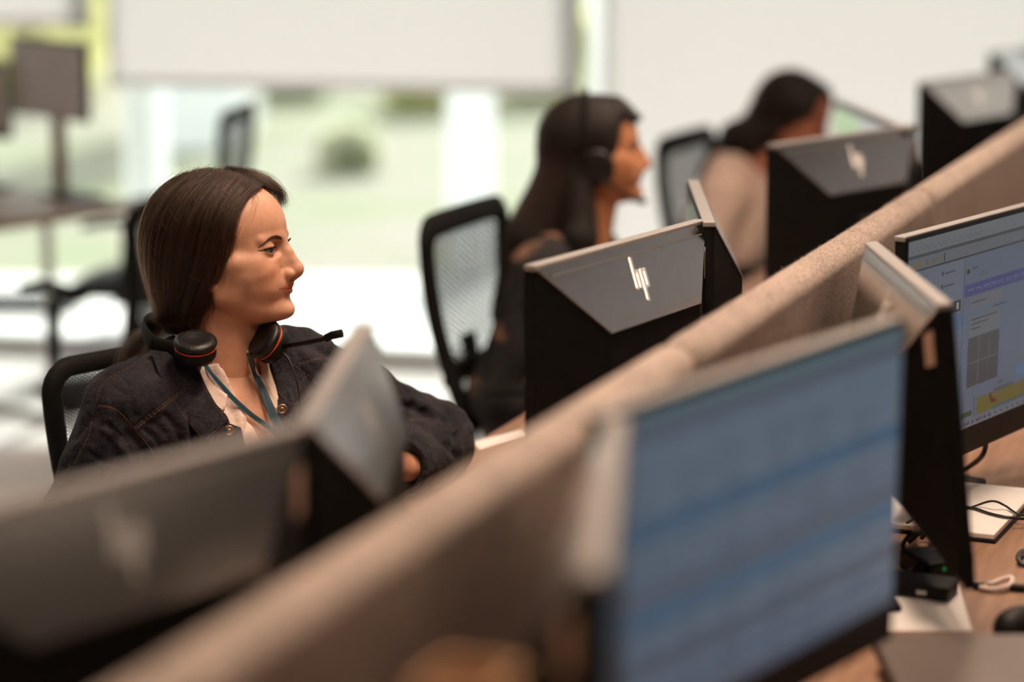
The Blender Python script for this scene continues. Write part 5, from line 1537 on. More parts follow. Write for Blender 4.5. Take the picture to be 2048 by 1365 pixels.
    Vc, Qc = Fc.mesh(); Vc = relax(Vc, Qc, 3, 0.5)
    out['clothV'] = xf(Vc, MT); out['clothF'] = Qc
    out['cloth_args'] = (cloth_name, cloth_mat, cloth_label)
    return out
def finish_cloth(P):
    nm, m_, lb = P['cloth_args']
    o = np_mesh(nm, xf(P['clothV'], P['RI']), P['clothF'], m_, P['root'])
    if lb: o['label'] = lb
    return o
def flow_strands(V, Q, n, zmin, steps=16, step=22.0, back=-0.25, off=2.0, start=None):
    """strands that run down over a hair mesh (millimetres)"""
    bv = bvh_of(V, Q); out = []
    zt = V[:, 2].max(); top = np.where(start(V) if start else (V[:, 2] > zt - 150))[0]
    for i in RNG.choice(top, n):
        p = Vector(V[i]); c = []; d0 = Vector((back + RNG.normal() * 0.12, RNG.normal() * 0.12, -1)).normalized(); o = abs(RNG.normal()) * off
        prev = None
        for k in range(steps):
            h, nr, _, _ = bv.find_nearest(p)
            c.append(tuple(h + nr * o))
            d = d0 - nr * d0.dot(nr)
            if d.length < 0.1: d = prev or Vector((back, 0, -1))
            d.normalize(); prev = d
            p = h + d * step
            if p.z < zmin: break
        if len(c) > 3:
            c = np.array(c)
            for _ in range(2): c[1:-1] = 0.5 * c[1:-1] + 0.25 * (c[:-2] + c[2:])
            out.append(c)
    return out
def cast_px(bv, u, v):
    d = ray(u, v).normalized()
    h, n, i, dist = bv.ray_cast(CO, d)
    return h, n, d, dist
def strip_on(bvs, path, width, lift=0.0015, thick=0.001, n=None, taper=None):
    """flat band laid over surfaces along a path of picture points: returns V,F in world space"""
    n = n or max(8, int(sum(math.dist(a, b) for a, b in zip(path, path[1:])) / 7))
    c = catmull([(a, b, 0) for a, b in path], n)[:, :2]
    t = np.gradient(c, axis=0); t /= np.linalg.norm(t, axis=1)[:, None] + 1e-9; nrm = np.stack([-t[:, 1], t[:, 0]], 1)
    w = np.linspace(width[0], width[1], n) if isinstance(width, (tuple, list)) else np.full(n, width)
    cols = 4; D = np.zeros((n, cols)); pts = np.zeros((n, cols, 2))
    for i in range(n):
        for j in range(cols):
            q = c[i] + nrm[i] * w[i] * (j / (cols - 1) - 0.5); pts[i, j] = q
            best = None
            for bv in bvs:
                h, nn, d, dist = cast_px(bv, *q)
                if h is not None and (best is None or dist < best): best = dist
            D[i, j] = best if best is not None else np.nan
    for j in range(cols):
        col = D[:, j]; ok = ~np.isnan(col)
        if not ok.any(): return None
        D[:, j] = np.interp(np.arange(n), np.where(ok)[0], col[ok])
    Dm = D.mean(1, keepdims=True); D = np.clip(D, Dm - 0.010, Dm + 0.010)
    for _ in range(6): D[1:-1] = 0.5 * D[1:-1] + 0.25 * (D[:-2] + D[2:])
    D = D * 0.3 + D.mean(1, keepdims=True) * 0.7
    V = []
    for lay in (lift + thick, lift):
        for i in range(n):
            for j in range(cols):
                d = ray(*pts[i, j]).normalized(); V.append(tuple(CO + d * (D[i, j] - lay)))
    F = []; o = n * cols
    for i in range(n - 1):
        for j in range(cols - 1):
            a = i * cols + j
            F.append((a, a + 1, a + cols + 1, a + cols)); F.append((o + a, o + a + cols, o + a + cols + 1, o + a + 1))
    for i in range(n - 1):
        for j in (0, cols - 1):
            a = i * cols + j; F.append((a, a + cols, o + a + cols, o + a))
    for i in (0, n - 1):
        for j in range(cols - 1):
            a = i * cols + j; F.append((a, a + 1, o + a + 1, o + a))
    return np.array(V), np.array(F)
def patch_on(bvs, poly, lift, thick, step=5, smooth=4, fit=0.0):
    """cloth panel whose outline is a polygon of picture points, laid over surfaces"""
    P = [Vector(p) for p in poly]; b = []
    for a, c in zip(P, P[1:] + P[:1]):
        m = max(1, int((c - a).length / step)); b += [a + (c - a) * k / m for k in range(m)]
    xs = [p.x for p in b]; ys = [p.y for p in b]
    def inside(q):
        r = False; j = len(b) - 1
        for i in range(len(b)):
            if (b[i].y > q.y) != (b[j].y > q.y) and q.x < (b[j].x - b[i].x) * (q.y - b[i].y) / (b[j].y - b[i].y) + b[i].x: r = not r
            j = i
        return r
    pts = list(b)
    for x in np.arange(min(xs) + step / 2, max(xs), step):
        for y in np.arange(min(ys) + step / 2, max(ys), step):
            q = Vector((x, y))
            if inside(q) and min((q - e).length for e in b) > step * 0.6: pts.append(q)
    vv, _, ff, _, _, _ = delaunay_2d_cdt(pts, [], [list(range(len(b)))], 1, 1e-4)
    D = []
    for q in vv:
        best = None
        for bv in bvs:
            h, nn, d, dist = cast_px(bv, q.x, q.y)
            if h is not None and (best is None or dist < best): best = dist
        D.append(best if best is not None else np.nan)
    D = np.array(D, float); ok = ~np.isnan(D)
    D[~ok] = np.median(D[ok])
    E = [set() for _ in vv]
    for f in ff:
        for a in f:
            for c in f:
                if a != c: E[a].add(c)
    for _ in range(smooth): D = np.array([0.5 * D[i] + 0.5 * np.mean([D[j] for j in E[i]]) if E[i] else D[i] for i in range(len(D))])
    if fit:
        U = np.array([(q.x, q.y) for q in vv]); U = (U - U.mean(0)) / 50
        A = np.stack([np.ones(len(U)), U[:, 0], U[:, 1], U[:, 0] ** 2, U[:, 0] * U[:, 1], U[:, 1] ** 2], 1)
        co, *_ = np.linalg.lstsq(A, D, rcond=None); Q = A @ co
        D = D * (1 - fit) + Q * fit
    n = len(vv); V = [tuple(CO + ray(q.x, q.y).normalized() * (D[i] - lift - thick)) for i, q in enumerate(vv)] + [tuple(CO + ray(q.x, q.y).normalized() * (D[i] - lift)) for i, q in enumerate(vv)]
    F = [tuple(f) for f in ff] + [tuple(n + i for i in f[::-1]) for f in ff]
    cnt = {}
    for f in ff:
        for a, c in zip(f, list(f[1:]) + [f[0]]): cnt[(a, c)] = 1
    for (a, c) in list(cnt):
        if (c, a) not in cnt: F.append((c, a, n + a, n + c))
    return V, F
def py_mesh(name, V, F, m_, parent, smooth=True):
    me = bpy.data.meshes.new(name); me.from_pydata([tuple(v) for v in V], [], [tuple(int(i) for i in f) for f in F]); me.update(); me.materials.append(m_)
    if smooth: me.polygons.foreach_set('use_smooth', [True] * len(me.polygons))
    return link(name, me, parent)
def dashed(bvs, paths, r=0.0006, dash=3.4, gap=1.6, lift=0.0006, pxm=1259):
    """stitches: short thread pieces along picture paths"""
    mb = MB()
    for path in paths:
        L = sum(math.dist(a, b) for a, b in zip(path, path[1:])); n = max(3, int(L / 1.0))
        c = catmull([(a, b, 0) for a, b in path], n)[:, :2]; pts = []
        for q in c:
            best = None
            for bv in bvs:
                h, nn, d, dist = cast_px(bv, *q)
                if h is not None and (best is None or dist < best): best = dist; bp = h; bn = nn; bd = d
            pts.append(bp - bd * lift if best is not None else None)
        dpx = dash * pxm / 1000; gpx = gap * pxm / 1000; k = 0.0
        while k + dpx < n:
            a, e = pts[int(k)], pts[min(n - 1, int(k + dpx))]; md = pts[int(k + dpx / 2)]
            if a is not None and e is not None and md is not None and (a - e).length < 0.012 and (a - e).length > 1e-5:
                mb.tube([a, md, e], r, 4)
            k += dpx + gpx
    return mb
def rebase(o, M):
    o.data.transform(M); return o
# ================================================================ the woman in denim
HAIR1 = hair_material('hair_brown', (0.010, 0.0048, 0.0028), 0.33)
M_HAIRCAP = mat('hair_mass_brown', (0.014, 0.007, 0.004), 0.75, noise=0.4, scale=60)
def denim_material():
    m = bpy.data.materials.new('dark_denim'); m.use_nodes = True
    nt = m.node_tree; b = nt.nodes['Principled BSDF']; b.inputs['Roughness'].default_value = 0.85; b.inputs['Specular IOR Level'].default_value = 0.2
    b.inputs['Sheen Weight'].default_value = 0.03; b.inputs['Sheen Roughness'].default_value = 0.5
    tc = nt.nodes.new('ShaderNodeTexCoord')
    w1 = nt.nodes.new('ShaderNodeTexNoise'); w1.inputs['Scale'].default_value = 900; w1.inputs['Detail'].default_value = 2
    mp = nt.nodes.new('ShaderNodeMapping'); mp.inputs['Scale'].default_value = (1, 1, 0.45); mp.inputs['Rotation'].default_value = (0.4, 0.3, 0)
    nt.links.new(tc.outputs['Object'], mp.inputs['Vector']); nt.links.new(mp.outputs['Vector'], w1.inputs['Vector'])
    w2 = nt.nodes.new('ShaderNodeTexNoise'); w2.inputs['Scale'].default_value = 16; w2.inputs['Detail'].default_value = 5
    nt.links.new(tc.outputs['Object'], w2.inputs['Vector'])
    r1 = nt.nodes.new('ShaderNodeValToRGB'); e = r1.color_ramp.elements
    e[0].position = 0.36; e[0].color = (0.003, 0.003, 0.006, 1); e[1].position = 0.66; e[1].color = (0.030, 0.030, 0.039, 1)
    r2 = nt.nodes.new('ShaderNodeValToRGB'); e = r2.color_ramp.elements
    e[0].position = 0.35; e[0].color = (0.38, 0.38, 0.44, 1); e[1].position = 0.72; e[1].color = (2.1, 1.85, 1.7, 1)
    nt.links.new(w1.outputs['Fac'], r1.inputs['Fac']); nt.links.new(w2.outputs['Fac'], r2.inputs['Fac'])
    mx = nt.nodes.new('ShaderNodeMix'); mx.data_type = 'RGBA'; mx.blend_type = 'MULTIPLY'; mx.inputs['Factor'].default_value = 1.0
    nt.links.new(r1.outputs['Color'], mx.inputs['A']); nt.links.new(r2.outputs['Color'], mx.inputs['B']); nt.links.new(mx.outputs['Result'], b.inputs['Base Color'])
    bp = nt.nodes.new('ShaderNodeBump'); bp.inputs['Strength'].default_value = 0.5; bp.inputs['Distance'].default_value = 0.001
    w3 = nt.nodes.new('ShaderNodeTexNoise'); w3.inputs['Scale'].default_value = 45; w3.inputs['Detail'].default_value = 6
    nt.links.new(tc.outputs['Object'], w3.inputs['Vector'])
    bp2 = nt.nodes.new('ShaderNodeBump'); bp2.inputs['Strength'].default_value = 0.7; bp2.inputs['Distance'].default_value = 0.010
    nt.links.new(w3.outputs['Fac'], bp2.inputs['Height']); nt.links.new(w1.outputs['Fac'], bp.inputs['Height'])
    nt.links.new(bp2.outputs['Normal'], bp.inputs['Normal']); nt.links.new(bp.outputs['Normal'], b.inputs['Normal'])
    return m
M_DENIM = denim_material()
M_SHIRT = mat('pale_pink_shirt', (0.78, 0.60, 0.52), 0.8, noise=0.06, scale=30, bump=0.3, bscale=60)
M_THREAD = mat('orange_thread', (0.26, 0.115, 0.045), 0.7, noise=0.2, scale=300)
M_TEAL = mat('teal_ribbon', (0.007, 0.048, 0.072), 0.5, noise=0.12, scale=200, sheen=0.3)
M_TROUSER = mat('dark_trousers', (0.02, 0.02, 0.026), 0.9, noise=0.3, scale=60)
M_BUTTON = mat('button_metal', (0.32, 0.20, 0.13), 0.35, metal=0.8, noise=0.1)
HO = PY(430, 500, 3.80)
HR = Matrix.Rotation(R(-14), 4, 'Z')
MHEAD = Matrix.Translation(HO) @ HR
B1 = MHEAD @ Vector((0.006, 0.0, -0.205))
MT1 = Matrix.Translation(B1) @ Matrix.Rotation(R(W1_YAW), 4, 'Z') @ Matrix.Rotation(R(3), 4, 'Y')
IT1 = MT1.inverted()
def loc1(p): return tuple(IT1 @ p)
J1 = dict(sh={1: (0.0, 0.172, -0.030), -1: (0.0, -0.182, -0.040)},
          el={1: loc1(PY(872, 885, 4.02)), -1: (-0.03, -0.300, -0.300)},
          wr={1: loc1(PY(800, 935, 3.82)), -1: (0.20, -0.13, -0.19)},
          hd={1: loc1(PY(740, 945, 3.74)), -1: (0.30, -0.05, -0.17)})
def neck1(F):
    F.cut(d_cone((-0.004, 0, -0.015), (0.012, 0, 0.14), 0.072, 0.085), 0.008)
    # open front: a wedge narrowing downwards
    def wedge(X, Y, Z):
        w = 0.026 + 0.26 * np.clip(Z + 0.19, 0, 0.2)
        return np.maximum(np.maximum(np.abs(Y) - w, 0.015 - X), Z - 0.03)
    wedge.lo = np.array((0.0, -0.12, -0.5)); wedge.hi = np.array((0.25, 0.12, 0.05))
    F.cut(wedge, 0.006)
P1 = person('woman in dark denim jacket looking to the side, headset around her neck', B1, W1_YAW, 3, HO, HR, J1, SKIN_BASE, M_DENIM, 'dark denim jacket with orange stitching', 'jacket',
            hres=1.35, bres=0.005, girth=0.025, trouser=M_TROUSER, neckline=neck1, cloth_seed=0.6)
ROOT1 = P1['root']
V1, F1 = P1['clothV'], P1['clothF']
# ---- press folds and seams into the jacket, given as picture paths: (points, width px, depth m)
FOLDS = [
    ([(215, 850), (240, 870), (262, 900)], 5, -0.005), ([(208, 862), (232, 885), (252, 915)], 5, 0.004), ([(180, 905), (205, 925), (235, 930)], 5, -0.004), ([(250, 905), (230, 935), (215, 965)], 5, -0.004),
    ([(352, 735), (372, 765), (380, 792)], 6, -0.004), ([(322, 765), (300, 775), (285, 795)], 6, -0.003), ([(330, 830), (352, 858), (362, 890)], 5, -0.004), ([(415, 800), (425, 840), (428, 870)], 5, -0.004),
    ([(240, 750), (256, 770), (262, 792)], 6, -0.003), ([(290, 860), (312, 880), (330, 910)], 5, -0.004), ([(150, 880), (165, 860), (178, 835)], 6, -0.004), ([(602, 745), (622, 765), (640, 800)], 6, -0.004), ([(640, 700), (665, 715), (690, 745)], 6, -0.005),
    ([(392, 790), (384, 830), (390, 880), (405, 930)], 9, -0.011), ([(372, 800), (366, 850), (372, 900)], 10, 0.007), ([(408, 800), (410, 850), (418, 890)], 9, 0.006),
    ([(258, 870), (285, 900), (300, 950)], 9, -0.007), ([(238, 866), (250, 915), (262, 960)], 12, 0.006),
    ([(225, 880), (205, 930), (190, 990)], 10, -0.006), ([(190, 860), (172, 910), (155, 960)], 12, 0.006),
    ([(330, 900), (350, 930), (352, 970)], 8, -0.005), ([(268, 760), (300, 745), (330, 750)], 12, -0.004), ([(300, 700), (330, 730), (350, 760)], 14, 0.004),
    ([(222, 770), (250, 790), (268, 830)], 10, -0.003), ([(310, 810), (350, 830), (370, 860)], 14, 0.004), ([(330, 870), (310, 850), (290, 845)], 7, -0.003),
    ([(620, 690), (650, 700), (690, 720)], 9, -0.006), ([(600, 700), (640, 730), (680, 740)], 10, 0.004), ([(650, 760), (690, 770), (720, 790)], 9, -0.005),
    ([(800, 810), (840, 820), (880, 850)], 8, -0.006), ([(820, 800), (870, 825), (905, 860)], 9, 0.006), ([(840, 850), (880, 880), (915, 915)], 8, -0.005), ([(770, 790), (800, 840), (810, 880)], 10, -0.006),
]
SEAMS = [
    [(298, 693), (267, 729), (217, 757), (198, 781), (192, 812)],
    [(371, 776), (331, 805), (267, 857)],
    [(192, 810), (231, 819), (267, 857), (298, 895), (325, 940), (345, 985)],
    [(186, 822), (178, 870), (162, 900), (145, 930)],
    [(588, 731), (625, 720), (660, 714)], [(579, 724), (612, 748), (645, 776)], [(800, 846), (840, 838), (870, 842), (898, 862)], [(818, 880), (826, 850)]]
N1 = normals(V1, F1); uv = project(V1)
disp = np.zeros(len(V1))
front = np.einsum('ij,ij->i', N1, V1 - np.array(CO)) < 0
for path, w, dep in FOLDS + [(s, 2.6, -0.0022) for s in SEAMS] + [([(a + 5, b + 3) for a, b in s], 3.2, 0.0012) for s in SEAMS]:
    c = catmull([(a, b, 0) for a, b in path], max(8, int(sum(math.dist(a, b) for a, b in zip(path, path[1:])) / 2.5)))[:, :2]
    sel = np.where(front & (uv[:, 0] > c[:, 0].min() - 3 * w) & (uv[:, 0] < c[:, 0].max() + 3 * w) & (uv[:, 1] > c[:, 1].min() - 3 * w) & (uv[:, 1] < c[:, 1].max() + 3 * w))[0]
    if len(sel):
        d2 = ((uv[sel, None] - c[None]) ** 2).sum(2).min(1); disp[sel] += dep * np.exp(-d2 / w ** 2)
P1['clothV'] = V1 = V1 + N1 * disp[:, None]
jacket = finish_cloth(P1)
bvJ = bvh_of(V1, F1)
RI1 = P1['RI']
# ---- shirt inside the open jacket
Fs = Field((-0.18, -0.20, -0.45), (0.20, 0.20, 0.10), 0.004)
torso_shapes(Fs, J1, 0.004, arms=False)
Fs.add(d_cone((0.012, 0, -0.03), (0.016, 0, 0.012), 0.064, 0.066), 0.02)
Fs.cut(d_cone((0.0, 0, -0.01), (0.02, 0, 0.10), 0.060, 0.062), 0.004)
def vneck(X, Y, Z):
    w = 0.30 * np.clip(Z + 0.115, 0, 0.16)
    return np.maximum(np.abs(Y) - w, 0.0 - X)
vneck.lo = np.array((0.0, -0.08, -0.13)); vneck.hi = np.array((0.25, 0.08, 0.06))
Fs.cut(vneck, 0.004)
Vs, Qs = Fs.mesh(); Vs = relax(Vs, Qs, 2, 0.5); Vs = xf(Vs, MT1)
Ns = normals(Vs, Qs); uvs = project(Vs); ds = np.zeros(len(Vs))
for path, w, dep in [([(455, 800), (468, 840), (470, 880)], 6, -0.004), ([(500, 840), (490, 870), (500, 900)], 6, -0.004), ([(430, 800), (445, 830), (450, 860)], 7, 0.003), ([(520, 850), (530, 870), (528, 900)], 6, -0.003), ([(478, 820), (484, 860)], 6, 0.003), ([(545, 830), (548, 860)], 5, -0.003)]:
    c = catmull([(a, b, 0) for a, b in path], 20)[:, :2]; d2 = ((uvs[:, None] - c[None]) ** 2).sum(2).min(1); ds += dep * np.exp(-d2 / w ** 2)
Vs = Vs + Ns * ds[:, None]
np_mesh('shirt', xf(Vs, RI1), Qs, M_SHIRT, ROOT1)
bvS = bvh_of(Vs, Qs)
# chest skin for ray casts
me_ = P1['body'].data; nv = len(me_.vertices); bv_ = np.zeros(nv * 3); me_.vertices.foreach_get('co', bv_); bV = bv_.reshape(-1, 3) + np.array((B1.x, B1.y, 0))
bvB = BVHTree.FromPolygons([tuple(v) for v in bV], [tuple(p.vertices) for p in me_.polygons])
TB = Matrix(RI1)
def add_patch(name, poly, bvs, lift, thick, m_, label=None, smooth=6, step=5, fit=0.75):
    V, F = patch_on(bvs, poly, lift, thick, step, smooth, fit)
    o = py_mesh(name, V, F, m_, ROOT1); rebase(o, TB)
    if label: o['label'] = label
    return o
def add_strip(name, path, width, bvs, lift, thick, m_, label=None):
    r = strip_on(bvs, path, width, lift, thick)
    if r is None: return None
    o = py_mesh(name, r[0], r[1], m_, ROOT1); rebase(o, TB)
    if label: o['label'] = label
    return o
# shirt collar wings
add_patch('shirt_collar', [(392, 728), (404, 727), (420, 757), (440, 780), (455, 790), (452, 812), (436, 834), (420, 808), (404, 770)], [bvS, bvB], 0.006, 0.003, M_SHIRT, smooth=16)
add_patch('shirt_collar', [(494, 700), (506, 720), (518, 748), (536, 772), (552, 792), (553, 820), (540, 812), (522, 790), (508, 765), (497, 735)], [bvS, bvB], 0.007, 0.003, M_SHIRT, smooth=16)
# jacket collar and lapel
add_patch('collar', [(300, 700), (345, 706), (392, 724), (408, 770), (432, 815), (456, 843), (430, 868), (407, 884), (380, 850), (352, 800), (318, 750)], [bvJ, bvS], 0.004, 0.004, M_DENIM, smooth=22)
add_patch('collar', [(560, 700), (590, 722), (612, 752), (630, 790), (592, 812), (570, 806), (556, 792), (553, 770), (545, 740), (540, 712)], [bvJ, bvS], 0.005, 0.004, M_DENIM, smooth=22)
add_patch('placket', [(430, 868), (456, 846), (482, 856), (490, 890), (492, 925), (455, 930), (425, 905)], [bvJ, bvS], 0.005, 0.003, M_DENIM, smooth=14)
add_patch('placket', [(556, 795), (592, 813), (580, 842), (574, 880), (560, 915), (552, 880), (556, 840)], [bvJ, bvS], 0.006, 0.003, M_DENIM, smooth=14)
def all_bvh():
    Vb, Fb, n = [], [], 0
    for o in ROOT1.children:
        if o.type == 'MESH' and o.name.split('.')[0] in ('jacket', 'collar', 'placket', 'shirt'):
            Vb += [tuple(v.co + Vector((B1.x, B1.y, 0))) for v in o.data.vertices]; Fb += [tuple(i + n for i in p.vertices) for p in o.data.polygons]; n = len(Vb)
    return BVHTree.FromPolygons(Vb, Fb)
bvA = all_bvh()
mb = dashed([bvA], SEAMS + [[(a + 4, b + 3) for a, b in s] for s in SEAMS[1:3]] + [
    [(412, 878), (432, 862), (453, 848)], [(407, 772), (430, 812), (452, 842)], [(460, 851), (480, 860), (486, 888), (488, 920)],
    [(549, 775), (572, 800), (592, 808), (625, 789)], [(588, 815), (578, 842), (572, 878)], [(438, 868), (430, 890), (428, 905)], [(347, 800), (378, 846), (405, 878)]], r=0.00032)
o = mb.build('stitching', M_THREAD, ROOT1, recalc=False); rebase(o, TB); tag(o, kind='stuff')
# metal buttons
for (u, v, bvs) in ((564, 819, [bvA]), (458, 862, [bvA])):
    h, n_, d_, _ = cast_px(bvA, u, v)
    m = MB(); m.lathe([(0.0085, -0.001), (0.0085, 0.0018), (0.0065, 0.0026), (0.0055, 0.0018), (0.0025, 0.0018), (0.0020, 0.0028)], h - d_ * 0.001, 20, (-d_).to_track_quat('Z', 'Y').to_matrix().to_4x4())
    rebase(m.build('button', M_BUTTON, ROOT1), TB)
# lanyard
bvC = [bvS, bvB, bvA]
add_strip('lanyard', [(404, 722), (420, 744), (440, 768), (466, 797), (500, 828), (530, 850), (556, 872)], (9, 11), bvC, 0.010, 0.0008, M_TEAL, 'teal lanyard ribbon')
add_strip('lanyard', [(497, 706), (505, 728), (514, 754), (526, 782), (540, 815), (552, 842), (566, 880)], (10, 20), bvC, 0.015, 0.0008, M_TEAL, 'teal lanyard ribbon')

# ---- head details and hair, in head space
HS = empty('head_details', (0, 0, 0), 0, ROOT1)
HS.matrix_local = RI1 @ MHEAD
hV, hF = P1['headV'], P1['headF']
CV, CQ = hair_cap_tied(2.5)
np_mesh('hair', CV / 1000, CQ, M_HAIRCAP, HS)
tail = [(-82, 0, -100), (-100, 8, -122), (-122, 18, -146), (-150, 26, -166), (-168, 28, -200), (-172, 28, -250)]
cs = hair_tied_strands(CV, CQ, 6500, 1800) + hair_flyaways(CV, CQ, 420) + hair_tail(tail, 650, 12, 22)
# loose wisps in front of the ear and at the neck
for pth, nn, sp in (([(56, -70, 40), (50, -72, 5), (44, -70, -25), (36, -68, -55)], 26, 3.0), ([(20, -66, -60), (8, -62, -90), (-4, -58, -118), (-2, -55, -135)], 60, 6.0), ([(50, 14, 118), (78, 28, 106), (95, 38, 92), (99, 42, 72)], 420, 3.6), ([(20, 6, 128), (58, 14, 120), (82, 26, 106), (92, 36, 84)], 420, 5.0), ([(40, 0, 124), (66, 6, 116), (82, 14, 106), (92, 26, 98)], 260, 3.5),
                    ([(76, -20, 104), (84, -40, 94), (88, -46, 78), (84, -52, 60)], 10, 3.5), ([(-96, 0, -60), (-100, 4, -80), (-86, 0, -100), (-96, 0, -118)], 140, 9.0)):
    base = catmull(pth, 14)
    for i in range(nn):
        t = np.linspace(0, 1, 14)[:, None]; cs.append(base + RNG.normal(size=3) * sp * (0.5 + t) + np.sin(t * 6 + RNG.random() * 6) * RNG.normal(size=3) * 1.5 * t)
strands('hair_strands', [c / 1000 for c in cs], 0.00014, HAIR1, HS)
# a second, looser and lighter layer
HAIR1B = hair_material('hair_brown_light', (0.060, 0.029, 0.015), 0.35)
lo_ = hair_tied_strands(CV, CQ, 800, 200)
for c in lo_:
    t = np.linspace(0, 1, len(c))[:, None]; a_, b_ = RNG.normal(size=2)
    c += np.sin(t * (3 + 2 * RNG.random()) + RNG.random() * 6) * np.array((5.0 * a_, 0, 1.5 * b_)) * (0.3 + t); c[:, 1] += np.sign(c[:, 1]) * 1.6
strands('loose_strands', [c / 1000 for c in lo_], 0.00020, HAIR1B, HS)
HAIRB = hair_material('brow_brown', (0.034, 0.016, 0.010), 0.5)
face_details(HS, hV, hF, HAIRB)

# ================================================================ headset around her neck (a thing of its own)
M_PAD = mat('black_leatherette', (0.007, 0.006, 0.006), 0.45, noise=0.08, scale=120, bump=0.15)
M_RING = mat('orange_ring', (0.62, 0.085, 0.03), 0.4, noise=0.05)
c1 = PY(391, 694, 3.672); c2 = PY(536, 684, 3.76)
HSET = thing('headset', 'black headset with orange rings worn around the denim woman\'s neck', 'headset', (B1.x, B1.y, B1.z), 0)
HB = Vector((B1.x, B1.y, B1.z))
def ear_cup(c, axis, name='ear_cup'):
    rot = Vector(axis).normalized().to_track_quat('Z', 'Y').to_matrix().to_4x4()
    e = empty(name, (0, 0, 0), 0, HSET); e.matrix_local = Matrix.Translation(c - HB) @ rot
    m = MB(); m.lathe([(0.004, 0.0125), (0.012, 0.0135), (0.020, 0.0155), (0.027, 0.0155), (0.0325, 0.012), (0.034, 0.008), (0.0325, 0.0035), (0.029, 0.001)], seg=40); m.build('ear_pad', M_PAD, e)
    m = MB(); m.lathe([(0.0315, -0.0005), (0.0325, -0.0005), (0.0325, 0.0012), (0.0315, 0.0012)], seg=40); m.build('ring', M_RING, e)
    m = MB(); m.lathe([(0.0312, 0.0), (0.0325, -0.004), (0.0322, -0.013), (0.028, -0.021), (0.018, -0.025), (0.006, -0.026)], seg=40); m.build('shell', M_BLACK, e)
    return e
ear_cup(c1, (0.05, -0.30, 0.95)); ear_cup(c2, (-0.62, -0.42, 0.52))
Vneck = MHEAD @ Vector((0.0, 0, -0.165))
bp_ = [PY(360, 702, 3.70), PY(322, 696, 3.715), PY(296, 676, 3.76), PY(292, 650, 3.83), PY(325, 640, 3.91), PY(400, 640, 3.945), PY(470, 650, 3.92), PY(512, 662, 3.85), PY(530, 672, 3.79)]
C_ = catmull(bp_, 48)
m = MB(); m.tube([Vector(p) - HB for p in C_], 0.01, 12, flat=(0.0045, 0.0155)); m.build('headband', M_BLACK2, HSET)
m = MB(); m.tube([Vector(p) - HB for p in C_[8:40]], 0.01, 12, flat=(0.0062, 0.012)); m.build('headband_pad', M_BLACK2, HSET)
mp_ = [PY(560, 694, 3.745), PY(600, 688, 3.70), PY(640, 680, 3.66), PY(662, 674, 3.64)]
m = MB(); m.tube([p - HB for p in mp_], 0.0022, 10, flat=(0.0022, 0.0038)); boom = m.build('mic_boom', M_BLACK, HSET)
m = MB(); m.tube([PY(652, 677, 3.65) - HB, PY(664, 671, 3.64) - HB, PY(684, 667, 3.63) - HB], 0.005, 12, flat=(0.004, 0.0065)); m.build('microphone', M_BLACK2, HSET)
cb = catmull([PY(563, 704, 3.74), PY(578, 720, 3.73), PY(590, 750, 3.72), PY(598, 790, 3.715), PY(600, 830, 3.71), PY(598, 880, 3.70), PY(590, 930, 3.68)], 50)
m = MB(); m.tube([Vector(p) - HB for p in cb], 0.0014, 8); m.build('cable', M_CABLE, HSET)
# ================================================================ the two women behind
def over_head_hair(cones, res=5.0, keep_front=None, lo=(-330, -150, -470), hi=(130, 150, 140)):
    F = Field(lo, hi, res)
    F.add(d_ell((-4, 0, 22), (104, 84, 106))); F.add(d_ell((20, 0, 38), (104, 84, 88)), 6)
    zs = [p[0] for p in HAIRLINE]; xs = [p[1] for p in HAIRLINE]
    F.keep(lambda X, Y, Z: X - np.interp(Z, zs, xs) - (keep_front or 0.0), 9)
    for a, b, ra, rb in cones: F.add(d_cone(a, b, ra, rb), 18)
    V, Q = F.mesh(); return relax(V, Q, 2, 0.5), Q
HAIR2 = hair_material('hair_black_brown', (0.016, 0.008, 0.005), 0.32)
M_HAIRCAP2 = mat('hair_mass_dark', (0.007, 0.0042, 0.003), 0.7, noise=0.4, scale=60)
M_DARKJ = mat('dark_patterned_jacket', (0.012, 0.010, 0.011), 0.85, color2=(0.012, 0.010, 0.011), scale=11)
# scattered tan blossoms on the dark cloth
nt = M_DARKJ.node_tree; rmp = [n for n in nt.nodes if n.type == 'VALTORGB'][0]
rmp.color_ramp.elements[0].position = 0.56; rmp.color_ramp.elements[0].color = (0.011, 0.010, 0.011, 1); rmp.color_ramp.elements[1].position = 0.62; rmp.color_ramp.elements[1].color = (0.22, 0.115, 0.075, 1)
M_CREAM = mat('cream_knit', (0.86, 0.65, 0.54), 0.9, noise=0.10, scale=40, bump=0.3, bscale=90)
def arms(el_r, wr_r, hd_r, el_l, wr_l, hd_l, shw=0.165):
    return dict(sh={1: (0.0, shw, -0.045), -1: (0.0, -shw, -0.045)}, el={1: el_l, -1: el_r}, wr={1: wr_l, -1: wr_r}, hd={1: hd_l, -1: hd_r})
